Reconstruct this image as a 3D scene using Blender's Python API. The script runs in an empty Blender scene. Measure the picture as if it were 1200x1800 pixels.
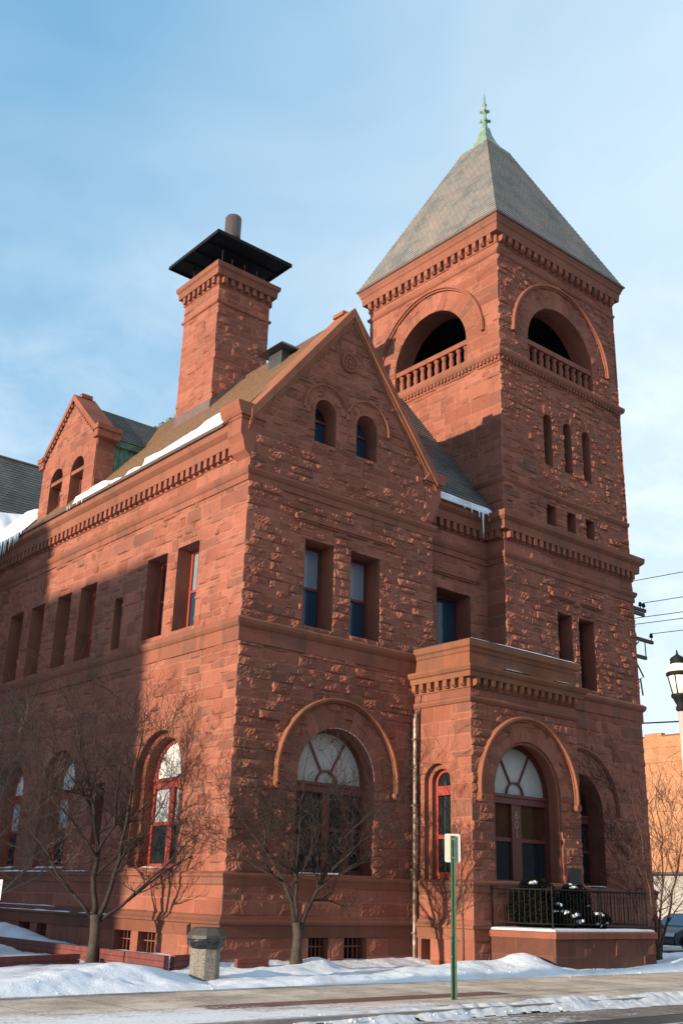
import bpy, math, random
import numpy as np
from mathutils import Vector, Matrix

sc = bpy.context.scene
R_ = math.radians
# ------------------------------------------------------------------ camera
cam_d = bpy.data.cameras.new("camera"); cam = bpy.data.objects.new("camera", cam_d)
sc.collection.objects.link(cam); sc.camera = cam
cam.location = (-15.0054, -21.9398, 0.0)
cam.rotation_euler = (1.9216, -0.0267, -0.7053)
cam_d.sensor_fit = 'VERTICAL'; cam_d.sensor_height = 36.0; cam_d.sensor_width = 24.0
cam_d.lens = 1845.55 / 1800 * 36
cam_d.clip_start = 0.1; cam_d.clip_end = 3000
# ------------------------------------------------------------------ sky, sun, exposure
SUN_EL = R_(9.7)                          # low winter sun from -X, grazing the front face
SUN_BACK = R_(-1.6)
to_sun = Vector((-math.cos(SUN_EL)*math.cos(SUN_BACK), math.cos(SUN_EL)*math.sin(SUN_BACK), math.sin(SUN_EL)))
w = bpy.data.worlds.new("World"); sc.world = w; w.use_nodes = True
nt = w.node_tree; nt.nodes.clear()
def N(nt, typ, **kw):
    n = nt.nodes.new(typ)
    for k, v in kw.items():
        if k.startswith('i_'):
            n.inputs[k[2:].replace('_', ' ')].default_value = v
        else: setattr(n, k, v)
    return n
out = N(nt, 'ShaderNodeOutputWorld'); bg = N(nt, 'ShaderNodeBackground')
sky = N(nt, 'ShaderNodeTexSky'); sky.sky_type = 'NISHITA'; sky.sun_disc = False
sky.sun_elevation = SUN_EL; sky.sun_rotation = R_(-90.0)
sky.altitude = 150; sky.air_density = 1.0; sky.dust_density = 0.6; sky.ozone_density = 1.6
tc = N(nt, 'ShaderNodeTexCoord')
mp = N(nt, 'ShaderNodeMapping'); mp.inputs['Scale'].default_value = (1.2, 1.2, 2.0)
mp.inputs['Rotation'].default_value = (0.25, 0.1, 0.6)
nz = N(nt, 'ShaderNodeTexNoise'); nz.inputs['Scale'].default_value = 1.5; nz.inputs['Detail'].default_value = 4
nz.inputs['Roughness'].default_value = 0.55; nz.inputs['Distortion'].default_value = 0.6
cr = N(nt, 'ShaderNodeValToRGB'); cr.color_ramp.elements[0].position = 0.3; cr.color_ramp.elements[1].position = 0.85
nz2 = N(nt, 'ShaderNodeTexNoise'); nz2.inputs['Scale'].default_value = 9.0; nz2.inputs['Detail'].default_value = 6
nz2.inputs['Roughness'].default_value = 0.6; nz2.inputs['Distortion'].default_value = 0.3
cr2 = N(nt, 'ShaderNodeValToRGB'); cr2.color_ramp.elements[0].position = 0.42; cr2.color_ramp.elements[1].position = 0.72
sep = N(nt, 'ShaderNodeSeparateXYZ')
hz = N(nt, 'ShaderNodeMapRange'); hz.inputs['From Min'].default_value = 0.0; hz.inputs['From Max'].default_value = 0.6
hz.inputs['To Min'].default_value = 1.0; hz.inputs['To Max'].default_value = 0.0
mul = N(nt, 'ShaderNodeMath', operation='MULTIPLY'); mul2 = N(nt, 'ShaderNodeMath', operation='MULTIPLY_ADD')
mul2.inputs[1].default_value = 0.5
mix = N(nt, 'ShaderNodeMixRGB'); mix.inputs['Color2'].default_value = (5.4, 6.35, 7.0, 1)
tint = N(nt, 'ShaderNodeMixRGB', blend_type='MULTIPLY'); tint.inputs['Fac'].default_value = 1.0
tint.inputs['Color2'].default_value = (1.0, 1.0, 1.0, 1)
L = nt.links.new
L(tc.outputs['Generated'], mp.inputs['Vector']); L(mp.outputs[0], nz.inputs['Vector']); L(mp.outputs[0], nz2.inputs['Vector'])
L(nz.outputs['Fac'], cr.inputs[0]); L(nz2.outputs['Fac'], cr2.inputs[0])
L(tc.outputs['Generated'], sep.inputs[0]); L(sep.outputs['Z'], hz.inputs['Value'])
L(cr2.outputs[0], mul.inputs[0]); L(hz.outputs[0], mul.inputs[1])
L(cr.outputs[0], mul2.inputs[0]); L(mul.outputs[0], mul2.inputs[2])
gd = N(nt, 'ShaderNodeVectorMath', operation='DOT_PRODUCT'); gd.inputs[1].default_value = (.76, -.65, -.25); L(tc.outputs['Generated'], gd.inputs[0])
gr = N(nt, 'ShaderNodeMapRange'); gr.inputs['From Min'].default_value = -.42; gr.inputs['From Max'].default_value = .35; gr.inputs['To Min'].default_value = 0.0; gr.inputs['To Max'].default_value = .7; L(gd.outputs['Value'], gr.inputs['Value'])
sm = N(nt, 'ShaderNodeMath', operation='ADD', use_clamp=True); L(mul2.outputs[0], sm.inputs[0]); L(gr.outputs[0], sm.inputs[1]); L(sm.outputs[0], mix.inputs['Fac']); L(sky.outputs[0], tint.inputs['Color1']); 
haze = N(nt, 'ShaderNodeMixRGB'); haze.inputs['Fac'].default_value = 0.6; haze.inputs['Color2'].default_value = (1.5, 4.0, 6.5, 1)
L(tint.outputs[0], haze.inputs['Color1']); L(haze.outputs[0], mix.inputs['Color1'])
L(mix.outputs[0], bg.inputs['Color']); bg.inputs['Strength'].default_value = 0.095
L(bg.outputs[0], out.inputs['Surface'])
sun_d = bpy.data.lights.new("sun", 'SUN'); sun = bpy.data.objects.new("sun", sun_d); sc.collection.objects.link(sun)
sun_d.energy = 5.0; sun_d.angle = R_(0.5); sun_d.color = (1.0, 0.80, 0.58)
sun.rotation_euler = (-to_sun).to_track_quat('-Z', 'Y').to_euler(); sun.location = (-60, 0, 40)
vs = sc.view_settings; vs.view_transform = 'Standard'; vs.look = 'None'; vs.exposure = 0.75; vs.gamma = 1.0
sc.cycles.use_denoising = True
sc.cycles.max_bounces = 6

# ------------------------------------------------------------------ mesh helpers
rng = np.random.default_rng(7); rnd = random.Random(11)
def periodic_noise(n, octs, seed):
    g = np.random.default_rng(seed); tot = np.zeros((n, n)); amp = 1; s = 0
    for k in octs:
        m = n // k; a = g.random((m, m)); t = np.arange(n) / k; i = t.astype(int); f = t - i; f = f*f*(3-2*f)
        a = np.pad(a, ((0, 1), (0, 1)), mode='wrap')
        row = a[i] * (1-f)[:, None] + a[i+1] * f[:, None]
        tot += amp * (row[:, i] * (1-f) + row[:, i+1] * f); s += amp; amp *= 0.6
    return tot / s * 2 - 1
NZ = periodic_noise(512, (16, 8, 4, 2), 3)
def nsamp(x, y): return NZ[np.floor(x).astype(int) % 512, np.floor(y).astype(int) % 512]
BIG = periodic_noise(512, (64, 32, 16, 8), 5)
def fbm(x, y, s):     # smooth noise in metres
    u = np.asarray(x, float) * s * 32; v = np.asarray(y, float) * s * 32
    i = np.floor(u).astype(int); j = np.floor(v).astype(int); f = u - i; g = v - j
    a = BIG[i % 512, j % 512]; b = BIG[(i+1) % 512, j % 512]; c = BIG[i % 512, (j+1) % 512]; d = BIG[(i+1) % 512, (j+1) % 512]
    return (a*(1-f)+b*f)*(1-g) + (c*(1-f)+d*f)*g

class MB:
    def __init__(s): s.v = []; s.f = []; s.c = []; s.uv = {}; s.n = 0
    def add(s, V, F, C=(0.5, 1, 0.5), uv=None):
        b = s.n; V = [tuple(p) for p in V]; s.v += V; s.n += len(V)
        if isinstance(C, np.ndarray): s.c += C.tolist()
        elif C and isinstance(C[0], (list, tuple)): s.c += list(C)
        else: s.c += [C] * len(V)
        for k, f in enumerate(F):
            if uv: s.uv[len(s.f)] = uv[k]
            s.f.append(tuple(b + i for i in f))
        return s
    def quad(s, a, b, c, d, C=(0.5, 1, 0.5), uv=None): return s.add([a, b, c, d], [(0, 1, 2, 3)], C, [uv] if uv else None)
    def box(s, x0, x1, y0, y1, z0, z1, C=(0.5, 1, 0.5)):
        V = [(x0,y0,z0),(x1,y0,z0),(x1,y1,z0),(x0,y1,z0),(x0,y0,z1),(x1,y0,z1),(x1,y1,z1),(x0,y1,z1)]
        return s.add(V, [(0,3,2,1),(4,5,6,7),(0,1,5,4),(1,2,6,5),(2,3,7,6),(3,0,4,7)], C)
    def tube(s, pts, rad, n=6, C=(0.5, 1, 0.5), cap=True):
        P = [Vector(p) for p in pts]; m = len(P); V = []; F = []
        if not isinstance(rad, (list, tuple)): rad = [rad] * m
        prev = None
        for i in range(m):
            d = (P[min(i+1, m-1)] - P[max(i-1, 0)])
            if d.length < 1e-9: d = Vector((0, 0, 1))
            d.normalize()
            a = Vector((0, 0, 1)) if abs(d.z) < 0.9 else Vector((1, 0, 0))
            x = (prev - d * prev.dot(d)) if prev is not None else d.cross(a)
            if x.length < 1e-6: x = d.cross(a)
            x.normalize(); prev = x; y = d.cross(x)
            for k in range(n):
                t = 2*math.pi*k/n; V.append(P[i] + (x*math.cos(t) + y*math.sin(t)) * rad[i])
        for i in range(m-1):
            for k in range(n):
                F.append((i*n+k, i*n+(k+1) % n, (i+1)*n+(k+1) % n, (i+1)*n+k))
        if cap: F.append(tuple(range(n))[::-1]); F.append(tuple((m-1)*n+k for k in range(n)))
        return s.add(V, F, C)
    def lathe(s, x, y, prof, n=10, C=(0.5, 1, 0.5)):
        V = []; F = []
        for r, z in prof:
            for k in range(n): t = 2*math.pi*k/n; V.append((x+r*math.cos(t), y+r*math.sin(t), z))
        for i in range(len(prof)-1):
            for k in range(n): F.append((i*n+k, i*n+(k+1) % n, (i+1)*n+(k+1) % n, (i+1)*n+k))
        F.append(tuple(range(n))[::-1]); F.append(tuple((len(prof)-1)*n+k for k in range(n)))
        return s.add(V, F, C)
    def course(s, path, prof, closed=False, C=(0.5, 1, 0.5), seg=0.9, var=0.12):
        # moulding swept along a plan path, outside on the right hand, mitred corners
        P = [Vector(p) for p in path]; m = len(P); off = []
        for i in range(m):
            a = P[i] - P[i-1] if (i > 0 or closed) else None; b = P[(i+1) % m] - P[i] if (i < m-1 or closed) else None
            na = Vector((a.y, -a.x)).normalized() if a else None; nb = Vector((b.y, -b.x)).normalized() if b else None
            if na is None: o = nb
            elif nb is None: o = na
            else: o = (na+nb) / (1 + na.dot(nb))
            off.append(o)
        k = len(prof); mxd = max(d for d, z in prof)
        for i in range(m if closed else m-1):
            j = (i+1) % m; Ld = (P[j]-P[i]).length; q = max(1, int(Ld/seg)); ts = [0] + sorted((h + rnd.uniform(-.2, .2))/q for h in range(1, q)) + [1]
            for t0, t1 in zip(ts[:-1], ts[1:]):
                V = []
                for t in (t0, t1):
                    p = P[i].lerp(P[j], t); o = off[i].lerp(off[j], t)
                    V += [(p.x+o.x*d, p.y+o.y*d, z) for d, z in prof]
                tone = min(1, max(0, 0.5 + rnd.uniform(-var, var) * 2))
                hu = rnd.random(); s.add(V, [(a, k+a, k+a+1, a+1) for a in range(k-1)], [(tone,   .5 if (d > .075 and d > .45*mxd) else 1, hu) for _ in (0, 1) for d, z in prof])
        for e, i in ((0, 0), (1, m-1)):
            if not closed:
                V = [(P[i].x+off[i].x*d, P[i].y+off[i].y*d, z) for d, z in prof]
                s.add(V, [tuple(range(k)) if e else tuple(range(k))[::-1]])
        return s
    def dentils(s, path, h0, h1, z0, z1, wd=0.17, gap=0.15, round_=False):
        P = [Vector(p) for p in path]
        for i in range(len(P)-1):
            d = P[i+1]-P[i]; Ld = d.length; d.normalize(); n = Vector((d.y, -d.x))
            c = max(1, int((Ld + gap) / (wd+gap))); st = Ld / c
            for k in range(c):
                t = (k+0.5)*st; q = P[i] + d*t; tone = 0.5 + rnd.uniform(-.15, .15)
                a = q - d*wd/2; b = q + d*wd/2; hh = h1*(1+rnd.uniform(-.04, .04))
                zb = z0 + (0.0 if not round_ else 0.0)
                pr = [(h0, z0), (h0+(hh-h0)*.55, z0), (hh*.97, z0+(z1-z0)*.25), (hh, z0+(z1-z0)*.45), (hh, z1), (h0, z1)] if round_ else [(h0, z0), (hh, z0), (hh, z1), (h0, z1)]
                m = len(pr)
                V = [(a.x+n.x*h, a.y+n.y*h, z) for h, z in pr] + [(b.x+n.x*h, b.y+n.y*h, z) for h, z in pr]
                s.add(V, [(j, m+j, m+(j+1) % m, (j+1) % m) for j in range(m)] + [tuple(range(m))[::-1], tuple(range(m, 2*m))], (tone, 1, rnd.random()))
        return s
    def slate(s, A, B, Cc, D, row=0.2, lift=0.018, t0=0.0):
        # overlapping slate rows between eave A-B and ridge D-C
        A, B, Cc, D = map(Vector, (A, B, Cc, D)); sl = ((D+Cc)/2-(A+B)/2).length; n = max(2, int(sl/row))
        nrm = (B-A).cross((D+Cc)/2-(A+B)/2).normalized()
        Lw = (B-A).length
        for i in range(n):
            a, b = i/n, min(1, (i+1.06)/n); la, lb = A.lerp(D, a)+nrm*lift, B.lerp(Cc, a)+nrm*lift
            ua, ub = A.lerp(D, b), B.lerp(Cc, b)
            fu = lambda p: ((p-A).dot((B-A).normalized()), (i + 0.5)*row)
            f2 = lambda p, q: ((p-A).dot((B-A).normalized()), q)
            s.add([la, lb, ub, ua], [(0, 1, 2, 3)], (.5, 1, .5), [[f2(la, i*row), f2(lb, i*row), f2(ub, i*row+row*.999), f2(ua, i*row+row*.999)]])
            s.add([la-nrm*lift, lb-nrm*lift, lb, la], [(0, 1, 2, 3)], (.5, 1, .5), [[f2(la, i*row), f2(lb, i*row), f2(lb, i*row+.01), f2(la, i*row+.01)]])
        return s
    def build(s, name, mat, parent=None, smooth=False):
        me = bpy.data.meshes.new(name); me.from_pydata(s.v, [], s.f)
        if len(s.c):
            at = me.color_attributes.new('tone', 'FLOAT_COLOR', 'POINT')
            c = np.ones((len(s.c), 4), np.float32); c[:, :3] = np.array([t[:3] for t in s.c], np.float32)
            at.data.foreach_set('color', c.ravel())
        if s.uv:
            uvl = me.uv_layers.new(name='UVMap'); arr = np.zeros((len(me.loops), 2), np.float32)
            for p in me.polygons:
                if p.index in s.uv:
                    for li, t in zip(p.loop_indices, s.uv[p.index]): arr[li] = t
            uvl.data.foreach_set('uv', arr.ravel())
        me.materials.append(mat)
        if smooth:
            for p in me.polygons: p.use_smooth = True
        o = bpy.data.objects.new(name, me); sc.collection.objects.link(o)
        if parent is not None:
            o.parent = parent; o.matrix_parent_inverse = Matrix.Translation(-world_loc(parent))
        return o
def world_loc(o): return o.location.copy() if o.parent is None else Vector((0, 0, 0))
def tag(o, label=None, cat=None, group=None, kind=None):
    if label: o['label'] = label
    if cat: o['category'] = cat
    if group: o['group'] = group
    if kind: o['kind'] = kind
    return o
def thing(name, label, cat, loc, group=None):
    o = bpy.data.objects.new(name, None); sc.collection.objects.link(o); o.location = loc; o.empty_display_size = 0.3
    return tag(o, label, cat, group)

class Face:
    """a vertical wall plane: O plan origin, U along the wall, N outward"""
    def __init__(s, O, U, Nn): s.O, s.U, s.N = O, U, Nn; s.flip = (U[1]*Nn[0]-U[0]*Nn[1]) > 0   # U x Z . N
    def pt(s, u, z, h=0.0): return (s.O[0]+s.U[0]*u+s.N[0]*h, s.O[1]+s.U[1]*u+s.N[1]*h, z)
    def orient(s, f): return f if s.flip else tuple(reversed(f))
    def box(s, mb, u0, u1, z0, z1, h0, h1, C=(0.5, 1, 0.5)):
        V = [s.pt(u, z, h) for h in (h0, h1) for u, z in ((u0, z0), (u1, z0), (u1, z1), (u0, z1))]
        F = [(3,2,1,0),(4,5,6,7),(0,1,5,4),(1,2,6,5),(2,3,7,6),(3,0,4,7)]
        mb.add(V, [s.orient(f) for f in F], C)
    def prism(s, mb, poly, h0, h1, C=(0.5, 1, 0.5)):
        n = len(poly); V = [s.pt(u, z, h0) for u, z in poly] + [s.pt(u, z, h1) for u, z in poly]
        F = [tuple(range(n))[::-1], tuple(range(n, 2*n))] + [(i, (i+1) % n, n+(i+1) % n, n+i) for i in range(n)]
        mb.add(V, [s.orient(f) for f in F], C)
    def arc(s, mb, c, z, r0, r1, h0, h1, a0=0, a1=math.pi, n=28, C=(0.5, 1, 0.5)):
        for i in range(n):
            t0, t1 = a0+(a1-a0)*i/n, a0+(a1-a0)*(i+1)/n
            s.prism(mb, [(c+r0*math.cos(t0), z+r0*math.sin(t0)), (c+r1*math.cos(t0), z+r1*math.sin(t0)), (c+r1*math.cos(t1), z+r1*math.sin(t1)), (c+r0*math.cos(t1), z+r0*math.sin(t1))], h0, h1, C)
    def _block(s, mb, corners, w, h, res, hm, mapf, dropf=None, tone=None, rough=.0):
        """one rock-faced stone; mapf(a,b)->(u,z) arrays; w,h its size in metres"""
        nu = max(2, int(round(w/res))); nv = max(2, int(round(h/res)))
        a, b = np.meshgrid(np.linspace(0, 1, nu+1), np.linspace(0, 1, nv+1), indexing='ij')
        # pull the outer rows in so that the arris is narrow
        e = 0.018
        for arr, n_, sz in ((a, nu, w), (b, nv, h)): pass
        if nu > 2: a[1, :] = min(a[1, 0], e*1.6/w); a[-2, :] = max(a[-2, 0], 1-e*1.6/w)
        if nv > 2: b[:, 1] = min(b[0, 1], e*1.6/h); b[:, -2] = max(b[0, -2], 1-e*1.6/h)
        dl, dr, db, dt = a*w, (1-a)*w, b*h, (1-b)*h
        H = rng.uniform(*hm); sl = rng.uniform(0.5, 3.0, 4)
        px, py = rng.uniform(-.04, .04, 2) if res > .05 else rng.uniform(-.022, .022, 2)
        top = H + px*(a-.5)*1.3 + py*(b-.5)
        top = top*(.9+.28*(1-(2*a-1)**2)*(1-(2*b-1)**2)); f = np.minimum.reduce([0.012+dl*sl[0], 0.012+dr*sl[1], 0.012+db*sl[2]*1.2, 0.012+dt*sl[3]*1.2, top])
        for _ in range(2):     # random conchoidal fracture planes
            th = rng.uniform(0, 2*np.pi); k = rng.uniform(.1, .45); d = (a-rng.uniform(.2, .8))*w*np.cos(th) + (b-rng.uniform(.2, .8))*h*np.sin(th)
            f = np.minimum(f, H*rng.uniform(.55, 1.1) + d*k)
        i0, j0 = rng.integers(0, 512, 2)
        d = np.minimum.reduce([dl, dr, db, dt])
        nzv = NZ[(np.arange(nu+1)*int(max(1, round(res/.03)))+i0) % 512][:, (np.arange(nv+1)*int(max(1, round(res/.03)))+j0) % 512]
        f = np.maximum(f, -0.004) + (nzv*hm[1]*.72 + rng.uniform(-1, 1, a.shape)*hm[1]*rough)*np.clip(d/.05, 0, 1)
        f = np.where(d <= 1e-6, 0.0, np.maximum(f, 0.003))
        u, z = mapf(a, b)
        X = s.O[0]+s.U[0]*u+s.N[0]*(f+s._off); Y = s.O[1]+s.U[1]*u+s.N[1]*(f+s._off)
        V = np.stack([X, Y, z], -1).reshape(-1, 3)
        idx = np.arange((nu+1)*(nv+1)).reshape(nu+1, nv+1)
        F = np.stack([idx[:-1, :-1], idx[1:, :-1], idx[1:, 1:], idx[:-1, 1:]], -1).reshape(-1, 4)
        if dropf is not None:
            cu = u.reshape(-1)[F].mean(1); cz = z.reshape(-1)[F].mean(1); F = F[~dropf(cu, cz)]
            if not len(F): return
        if not s.flip: F = F[:, ::-1]
        t = rng.random() if tone is None else tone; t2 = rng.random()
        C = np.stack([np.full(a.size, t), np.clip(d.reshape(-1)/.016, 0, 1), np.full(a.size, t2)], -1)
        mb.add(V.tolist(), F.tolist(), C)
    def rock(s, mb, u0, u1, z0, z1, off=0.0, holes=(), discs=(), keep=None, res=.055, hm=(.025, .065), ch=(.34, .5), bw=(.5, 1.15), split=.5):
        s._off = off; blocks = []
        z = z0
        def row(ua, ub, za, zb, lo, hi):
            u = ua
            while u < ub-1e-6:
                W = rng.uniform(lo, hi)
                if ub-u-W < lo*.6: W = ub-u
                blocks.append((u, min(u+W, ub), za, zb)); u += W
        while z < z1-1e-6:
            Hc = rng.uniform(*ch)
            if z1-z-Hc < ch[0]*.55: Hc = z1-z
            u = u0
            while u < u1-1e-6:
                W = rng.uniform(*bw) * (1.5 if rng.random() < .4 else 1)
                if u1-u-W < bw[0]*.6: W = u1-u
                if rng.random() < split and Hc > .26:
                    k = rng.uniform(.38, .62)
                    row(u, u+W, z, z+Hc*k, .3, .85); row(u, u+W, z+Hc*k, z+Hc, .3, .85)
                else: blocks.append((u, u+W, z, z+Hc))
                u += W
            z += Hc
        for (ha, hb, hc, hd) in holes:
            nb = []
            for (a, b, c, d) in blocks:
                if b <= ha+1e-4 or a >= hb-1e-4 or d <= hc+1e-4 or c >= hd-1e-4: nb.append((a, b, c, d)); continue
                if a < ha: nb.append((a, ha, c, d))
                if b > hb: nb.append((hb, b, c, d))
                aa, bb = max(a, ha), min(b, hb)
                if c < hc: nb.append((aa, bb, c, hc))
                if d > hd: nb.append((aa, bb, hd, d))
            blocks = nb
        def drop(cu, cz):
            m = np.zeros(len(cu), bool)
            for (c, sz, r) in discs: hw = max([hb-c for ha, hb, hc, hd in holes if abs(hd-sz) < 1e-6 and abs((ha+hb)/2-c) < 1e-3] or [0]); m |= ((cu-c)**2+(cz-sz)**2 < r*r) & ((cz > sz+.045) | ((cz > sz) & (np.abs(cu-c) < hw)))
            if keep is not None: m |= ~keep(cu, cz)
            return m
        dr = drop if (discs or keep is not None) else None
        for (a, b, c, d) in blocks:
            if b-a < .015 or d-c < .015: continue
            s._block(mb, None, b-a, d-c, res, hm, lambda p, q: (a+(b-a)*p, c+(d-c)*q), dr, rough=.26 if res < .05 else .08)
    def ring(s, mb, c, z, r0, r1, n, off=0.012, hm=(.02, .05), res=.055, a0=0.0, a1=math.pi):
        s._off = off
        for i in range(n):
            t0, t1 = a0+(a1-a0)*i/n, a0+(a1-a0)*(i+1)/n
            def mf(p, q):
                t = t1+(t0-t1)*p; r = r0+(r1-r0)*q
                return c+r*np.cos(t), z+r*np.sin(t)
            s._block(mb, None, (t1-t0)*(r0+r1)/2, r1-r0, res, hm, mf)
        # thin outer edge so that the ring reads as a solid
        m = n*4
        for i in range(m):
            t0, t1 = a0+(a1-a0)*i/m, a0+(a1-a0)*(i+1)/m
            V = [s.pt(c+r1*math.cos(t), z+r1*math.sin(t), h) for t, h in ((t0, -.02), (t1, -.02), (t1, off), (t0, off))]
            mb.add(V, [s.orient((0, 1, 2, 3))])
    def reveal(s, mb, u0, u1, z0, z1, dep, h=0.012, arch=None, sill=True, nstone=0.45):
        """inner faces of an opening; arch=(c,spring,r)"""
        zt = arch[1] if arch else z1
        k = max(1, int((zt-z0)/nstone))
        for i in range(k):
            za, zb = z0+(zt-z0)*i/k, z0+(zt-z0)*(i+1)/k; C = (rnd.uniform(.3, .7), 1, rnd.random())
            mb.add([s.pt(u0, za, h), s.pt(u0, za, -dep), s.pt(u0, zb, -dep), s.pt(u0, zb, h)], [s.orient((0, 1, 2, 3))], C)
            mb.add([s.pt(u1, za, h), s.pt(u1, zb, h), s.pt(u1, zb, -dep), s.pt(u1, za, -dep)], [s.orient((0, 1, 2, 3))], C)
        if sill: mb.add([s.pt(u0, z0, h), s.pt(u1, z0, h), s.pt(u1, z0, -dep), s.pt(u0, z0, -dep)], [s.orient((0, 1, 2, 3))])
        if arch:
            c, sp, r = arch; n = 24
            for i in range(n):
                t0, t1 = math.pi*i/n, math.pi*(i+1)/n
                mb.add([s.pt(c+r*math.cos(t0), sp+r*math.sin(t0), h), s.pt(c+r*math.cos(t1), sp+r*math.sin(t1), h), s.pt(c+r*math.cos(t1), sp+r*math.sin(t1), -dep), s.pt(c+r*math.cos(t0), sp+r*math.sin(t0), -dep)], [s.orient((0, 1, 2, 3))], (.4+.2*((i//3) % 2), 1, .5))
        else:
            mb.add([s.pt(u0, z1, h), s.pt(u0, z1, -dep), s.pt(u1, z1, -dep), s.pt(u1, z1, h)], [s.orient((0, 1, 2, 3))])
    def hood(s, mb, c, z, r, wd=.13, pr=.12, n=36, a0=-.06, a1=math.pi+.06, curl=True, n2=None):
        pf = [(r-wd/2, 0.0), (r-wd/2, pr*.55), (r-wd*.15, pr*.62), (r-wd*.1, pr), (r+wd*.35, pr), (r+wd/2, pr*.7), (r+wd/2, 0.0)]
        m = len(pf)
        rows = []
        V = []
        for i in range(n+1):
            t = a0+(a1-a0)*i/n
            V += [s.pt(c+q*math.cos(t), z+q*math.sin(t), h) for q, h in pf]
        F = [(i*m+j, i*m+j+1, (i+1)*m+j+1, (i+1)*m+j) for i in range(n) for j in range(m-1)]
        F += [tuple(range(m))[::-1], tuple(n*m+j for j in range(m))]
        mb.add(V, [s.orient(tuple(reversed(f))) for f in F], (.62, 1, .5))
        if curl:
            for t, sg in ((a0, 1), (a1, -1)):
                cx, cz = c+(r)*math.cos(t), z+r*math.sin(t)-.05
                s.arc(mb, cx, cz, .035, .1, 0, pr*1.15, 0, 2*math.pi, 14, (.6, 1, .5))

# ------------------------------------------------------------------ materials
def new_mat(name):
    m = bpy.data.materials.new(name); m.use_nodes = True
    return m, m.node_tree, m.node_tree.nodes['Principled BSDF'], m.node_tree.links.new
def ramp(nt, cols):
    r = N(nt, 'ShaderNodeValToRGB'); e = r.color_ramp.elements
    while len(e) < len(cols): e.new(0.5)
    for q, (p, c) in zip(e, cols): q.position = p; q.color = (*c, 1)
    return r
def bump(nt, bsdf, height, strength=.3, dist=.02):
    b = N(nt, 'ShaderNodeBump'); b.inputs['Strength'].default_value = strength; b.inputs['Distance'].default_value = dist
    nt.links.new(height, b.inputs['Height']); nt.links.new(b.outputs[0], bsdf.inputs['Normal'])
def stone_mat(name, cols, mortar, stain=.35, stain_col=(.055, .04, .034), fine=14, dark=1.0):
    m, nt, bs, L = new_mat(name)
    at = N(nt, 'ShaderNodeAttribute'); at.attribute_name = 'tone'
    sp = N(nt, 'ShaderNodeSeparateColor'); L(at.outputs['Color'], sp.inputs[0])
    tc = N(nt, 'ShaderNodeTexCoord')
    n1 = N(nt, 'ShaderNodeTexNoise'); n1.inputs['Scale'].default_value = fine; n1.inputs['Detail'].default_value = 6; n1.inputs['Roughness'].default_value = .65
    n2 = N(nt, 'ShaderNodeTexNoise'); n2.inputs['Scale'].default_value = .55; n2.inputs['Detail'].default_value = 5
    mp = N(nt, 'ShaderNodeMapping'); mp.inputs['Scale'].default_value = (1.6, 1.6, .45)
    n3 = N(nt, 'ShaderNodeTexNoise'); n3.inputs['Scale'].default_value = 1.7; n3.inputs['Detail'].default_value = 6; n3.inputs['Roughness'].default_value = .6
    L(tc.outputs['Object'], n1.inputs['Vector']); L(tc.outputs['Object'], n2.inputs['Vector']); L(tc.outputs['Object'], mp.inputs[0]); L(mp.outputs[0], n3.inputs['Vector'])
    ad = N(nt, 'ShaderNodeMath', operation='MULTIPLY_ADD'); ad.inputs[1].default_value = .5; 
    L(n1.outputs['Fac'], ad.inputs[0]); 
    mu = N(nt, 'ShaderNodeMath', operation='MULTIPLY_ADD'); mu.inputs[1].default_value = .32; mu.inputs[2].default_value = 0.085
    L(sp.outputs[0], mu.inputs[0]); L(mu.outputs[0], ad.inputs[2])
    r = ramp(nt, cols); L(ad.outputs[0], r.inputs[0])
    hv = N(nt, 'ShaderNodeMapRange'); hv.inputs['From Min'].default_value = .72; hv.inputs['From Max'].default_value = 1.0; hv.inputs['To Max'].default_value = .55; L(sp.outputs[2], hv.inputs['Value'])
    hm_ = N(nt, 'ShaderNodeMixRGB'); L(hv.outputs[0], hm_.inputs[0]); L(r.outputs[0], hm_.inputs[1]); hm_.inputs[2].default_value = (*[c*.62 for c in (.21, .115, .085)], 1); r = hm_
    # broad weathering
    r2 = ramp(nt, [(.35, (1, 1, 1)), (.68, (.72, .70, .70))]); L(n2.outputs['Fac'], r2.inputs[0])
    m1 = N(nt, 'ShaderNodeMixRGB', blend_type='MULTIPLY'); m1.inputs[0].default_value = .8; L(r.outputs[0], m1.inputs[1]); L(r2.outputs[0], m1.inputs[2])
    r3 = ramp(nt, [(.52, (0, 0, 0)), (.74, (stain,)*3)]); L(n3.outputs['Fac'], r3.inputs[0])
    m2 = N(nt, 'ShaderNodeMixRGB'); L(r3.outputs[0], m2.inputs[0]); L(m1.outputs[0], m2.inputs[1]); m2.inputs[2].default_value = (*stain_col, 1)
    # mortar
    iv = N(nt, 'ShaderNodeMath', operation='SUBTRACT'); iv.inputs[0].default_value = 1.0; L(sp.outputs[1], iv.inputs[1])
    mv = N(nt, 'ShaderNodeMath', operation='MULTIPLY'); mv.inputs[1].default_value = .6; L(iv.outputs[0], mv.inputs[0])
    m3 = N(nt, 'ShaderNodeMixRGB'); L(mv.outputs[0], m3.inputs[0]); L(m2.outputs[0], m3.inputs[1]); m3.inputs[2].default_value = (*mortar, 1)
    L(m3.outputs[0], bs.inputs['Base Color']); bs.inputs['Roughness'].default_value = .92; bs.inputs['Specular IOR Level'].default_value = .2
    bump(nt, bs, n1.outputs['Fac'], .45, .02)
    return m
STONE = stone_mat('red_sandstone_rock_face', [(.1, (.158, .055, .037)), (.45, (.252, .090, .061)), (.8, (.33, .134, .093))], (.32, .15, .105))
LOWSTONE = stone_mat('damp_red_sandstone', [(.1, (.08, .033, .024)), (.45, (.13, .052, .037)), (.8, (.175, .072, .05))], (.16, .075, .055), stain=.8)
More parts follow.
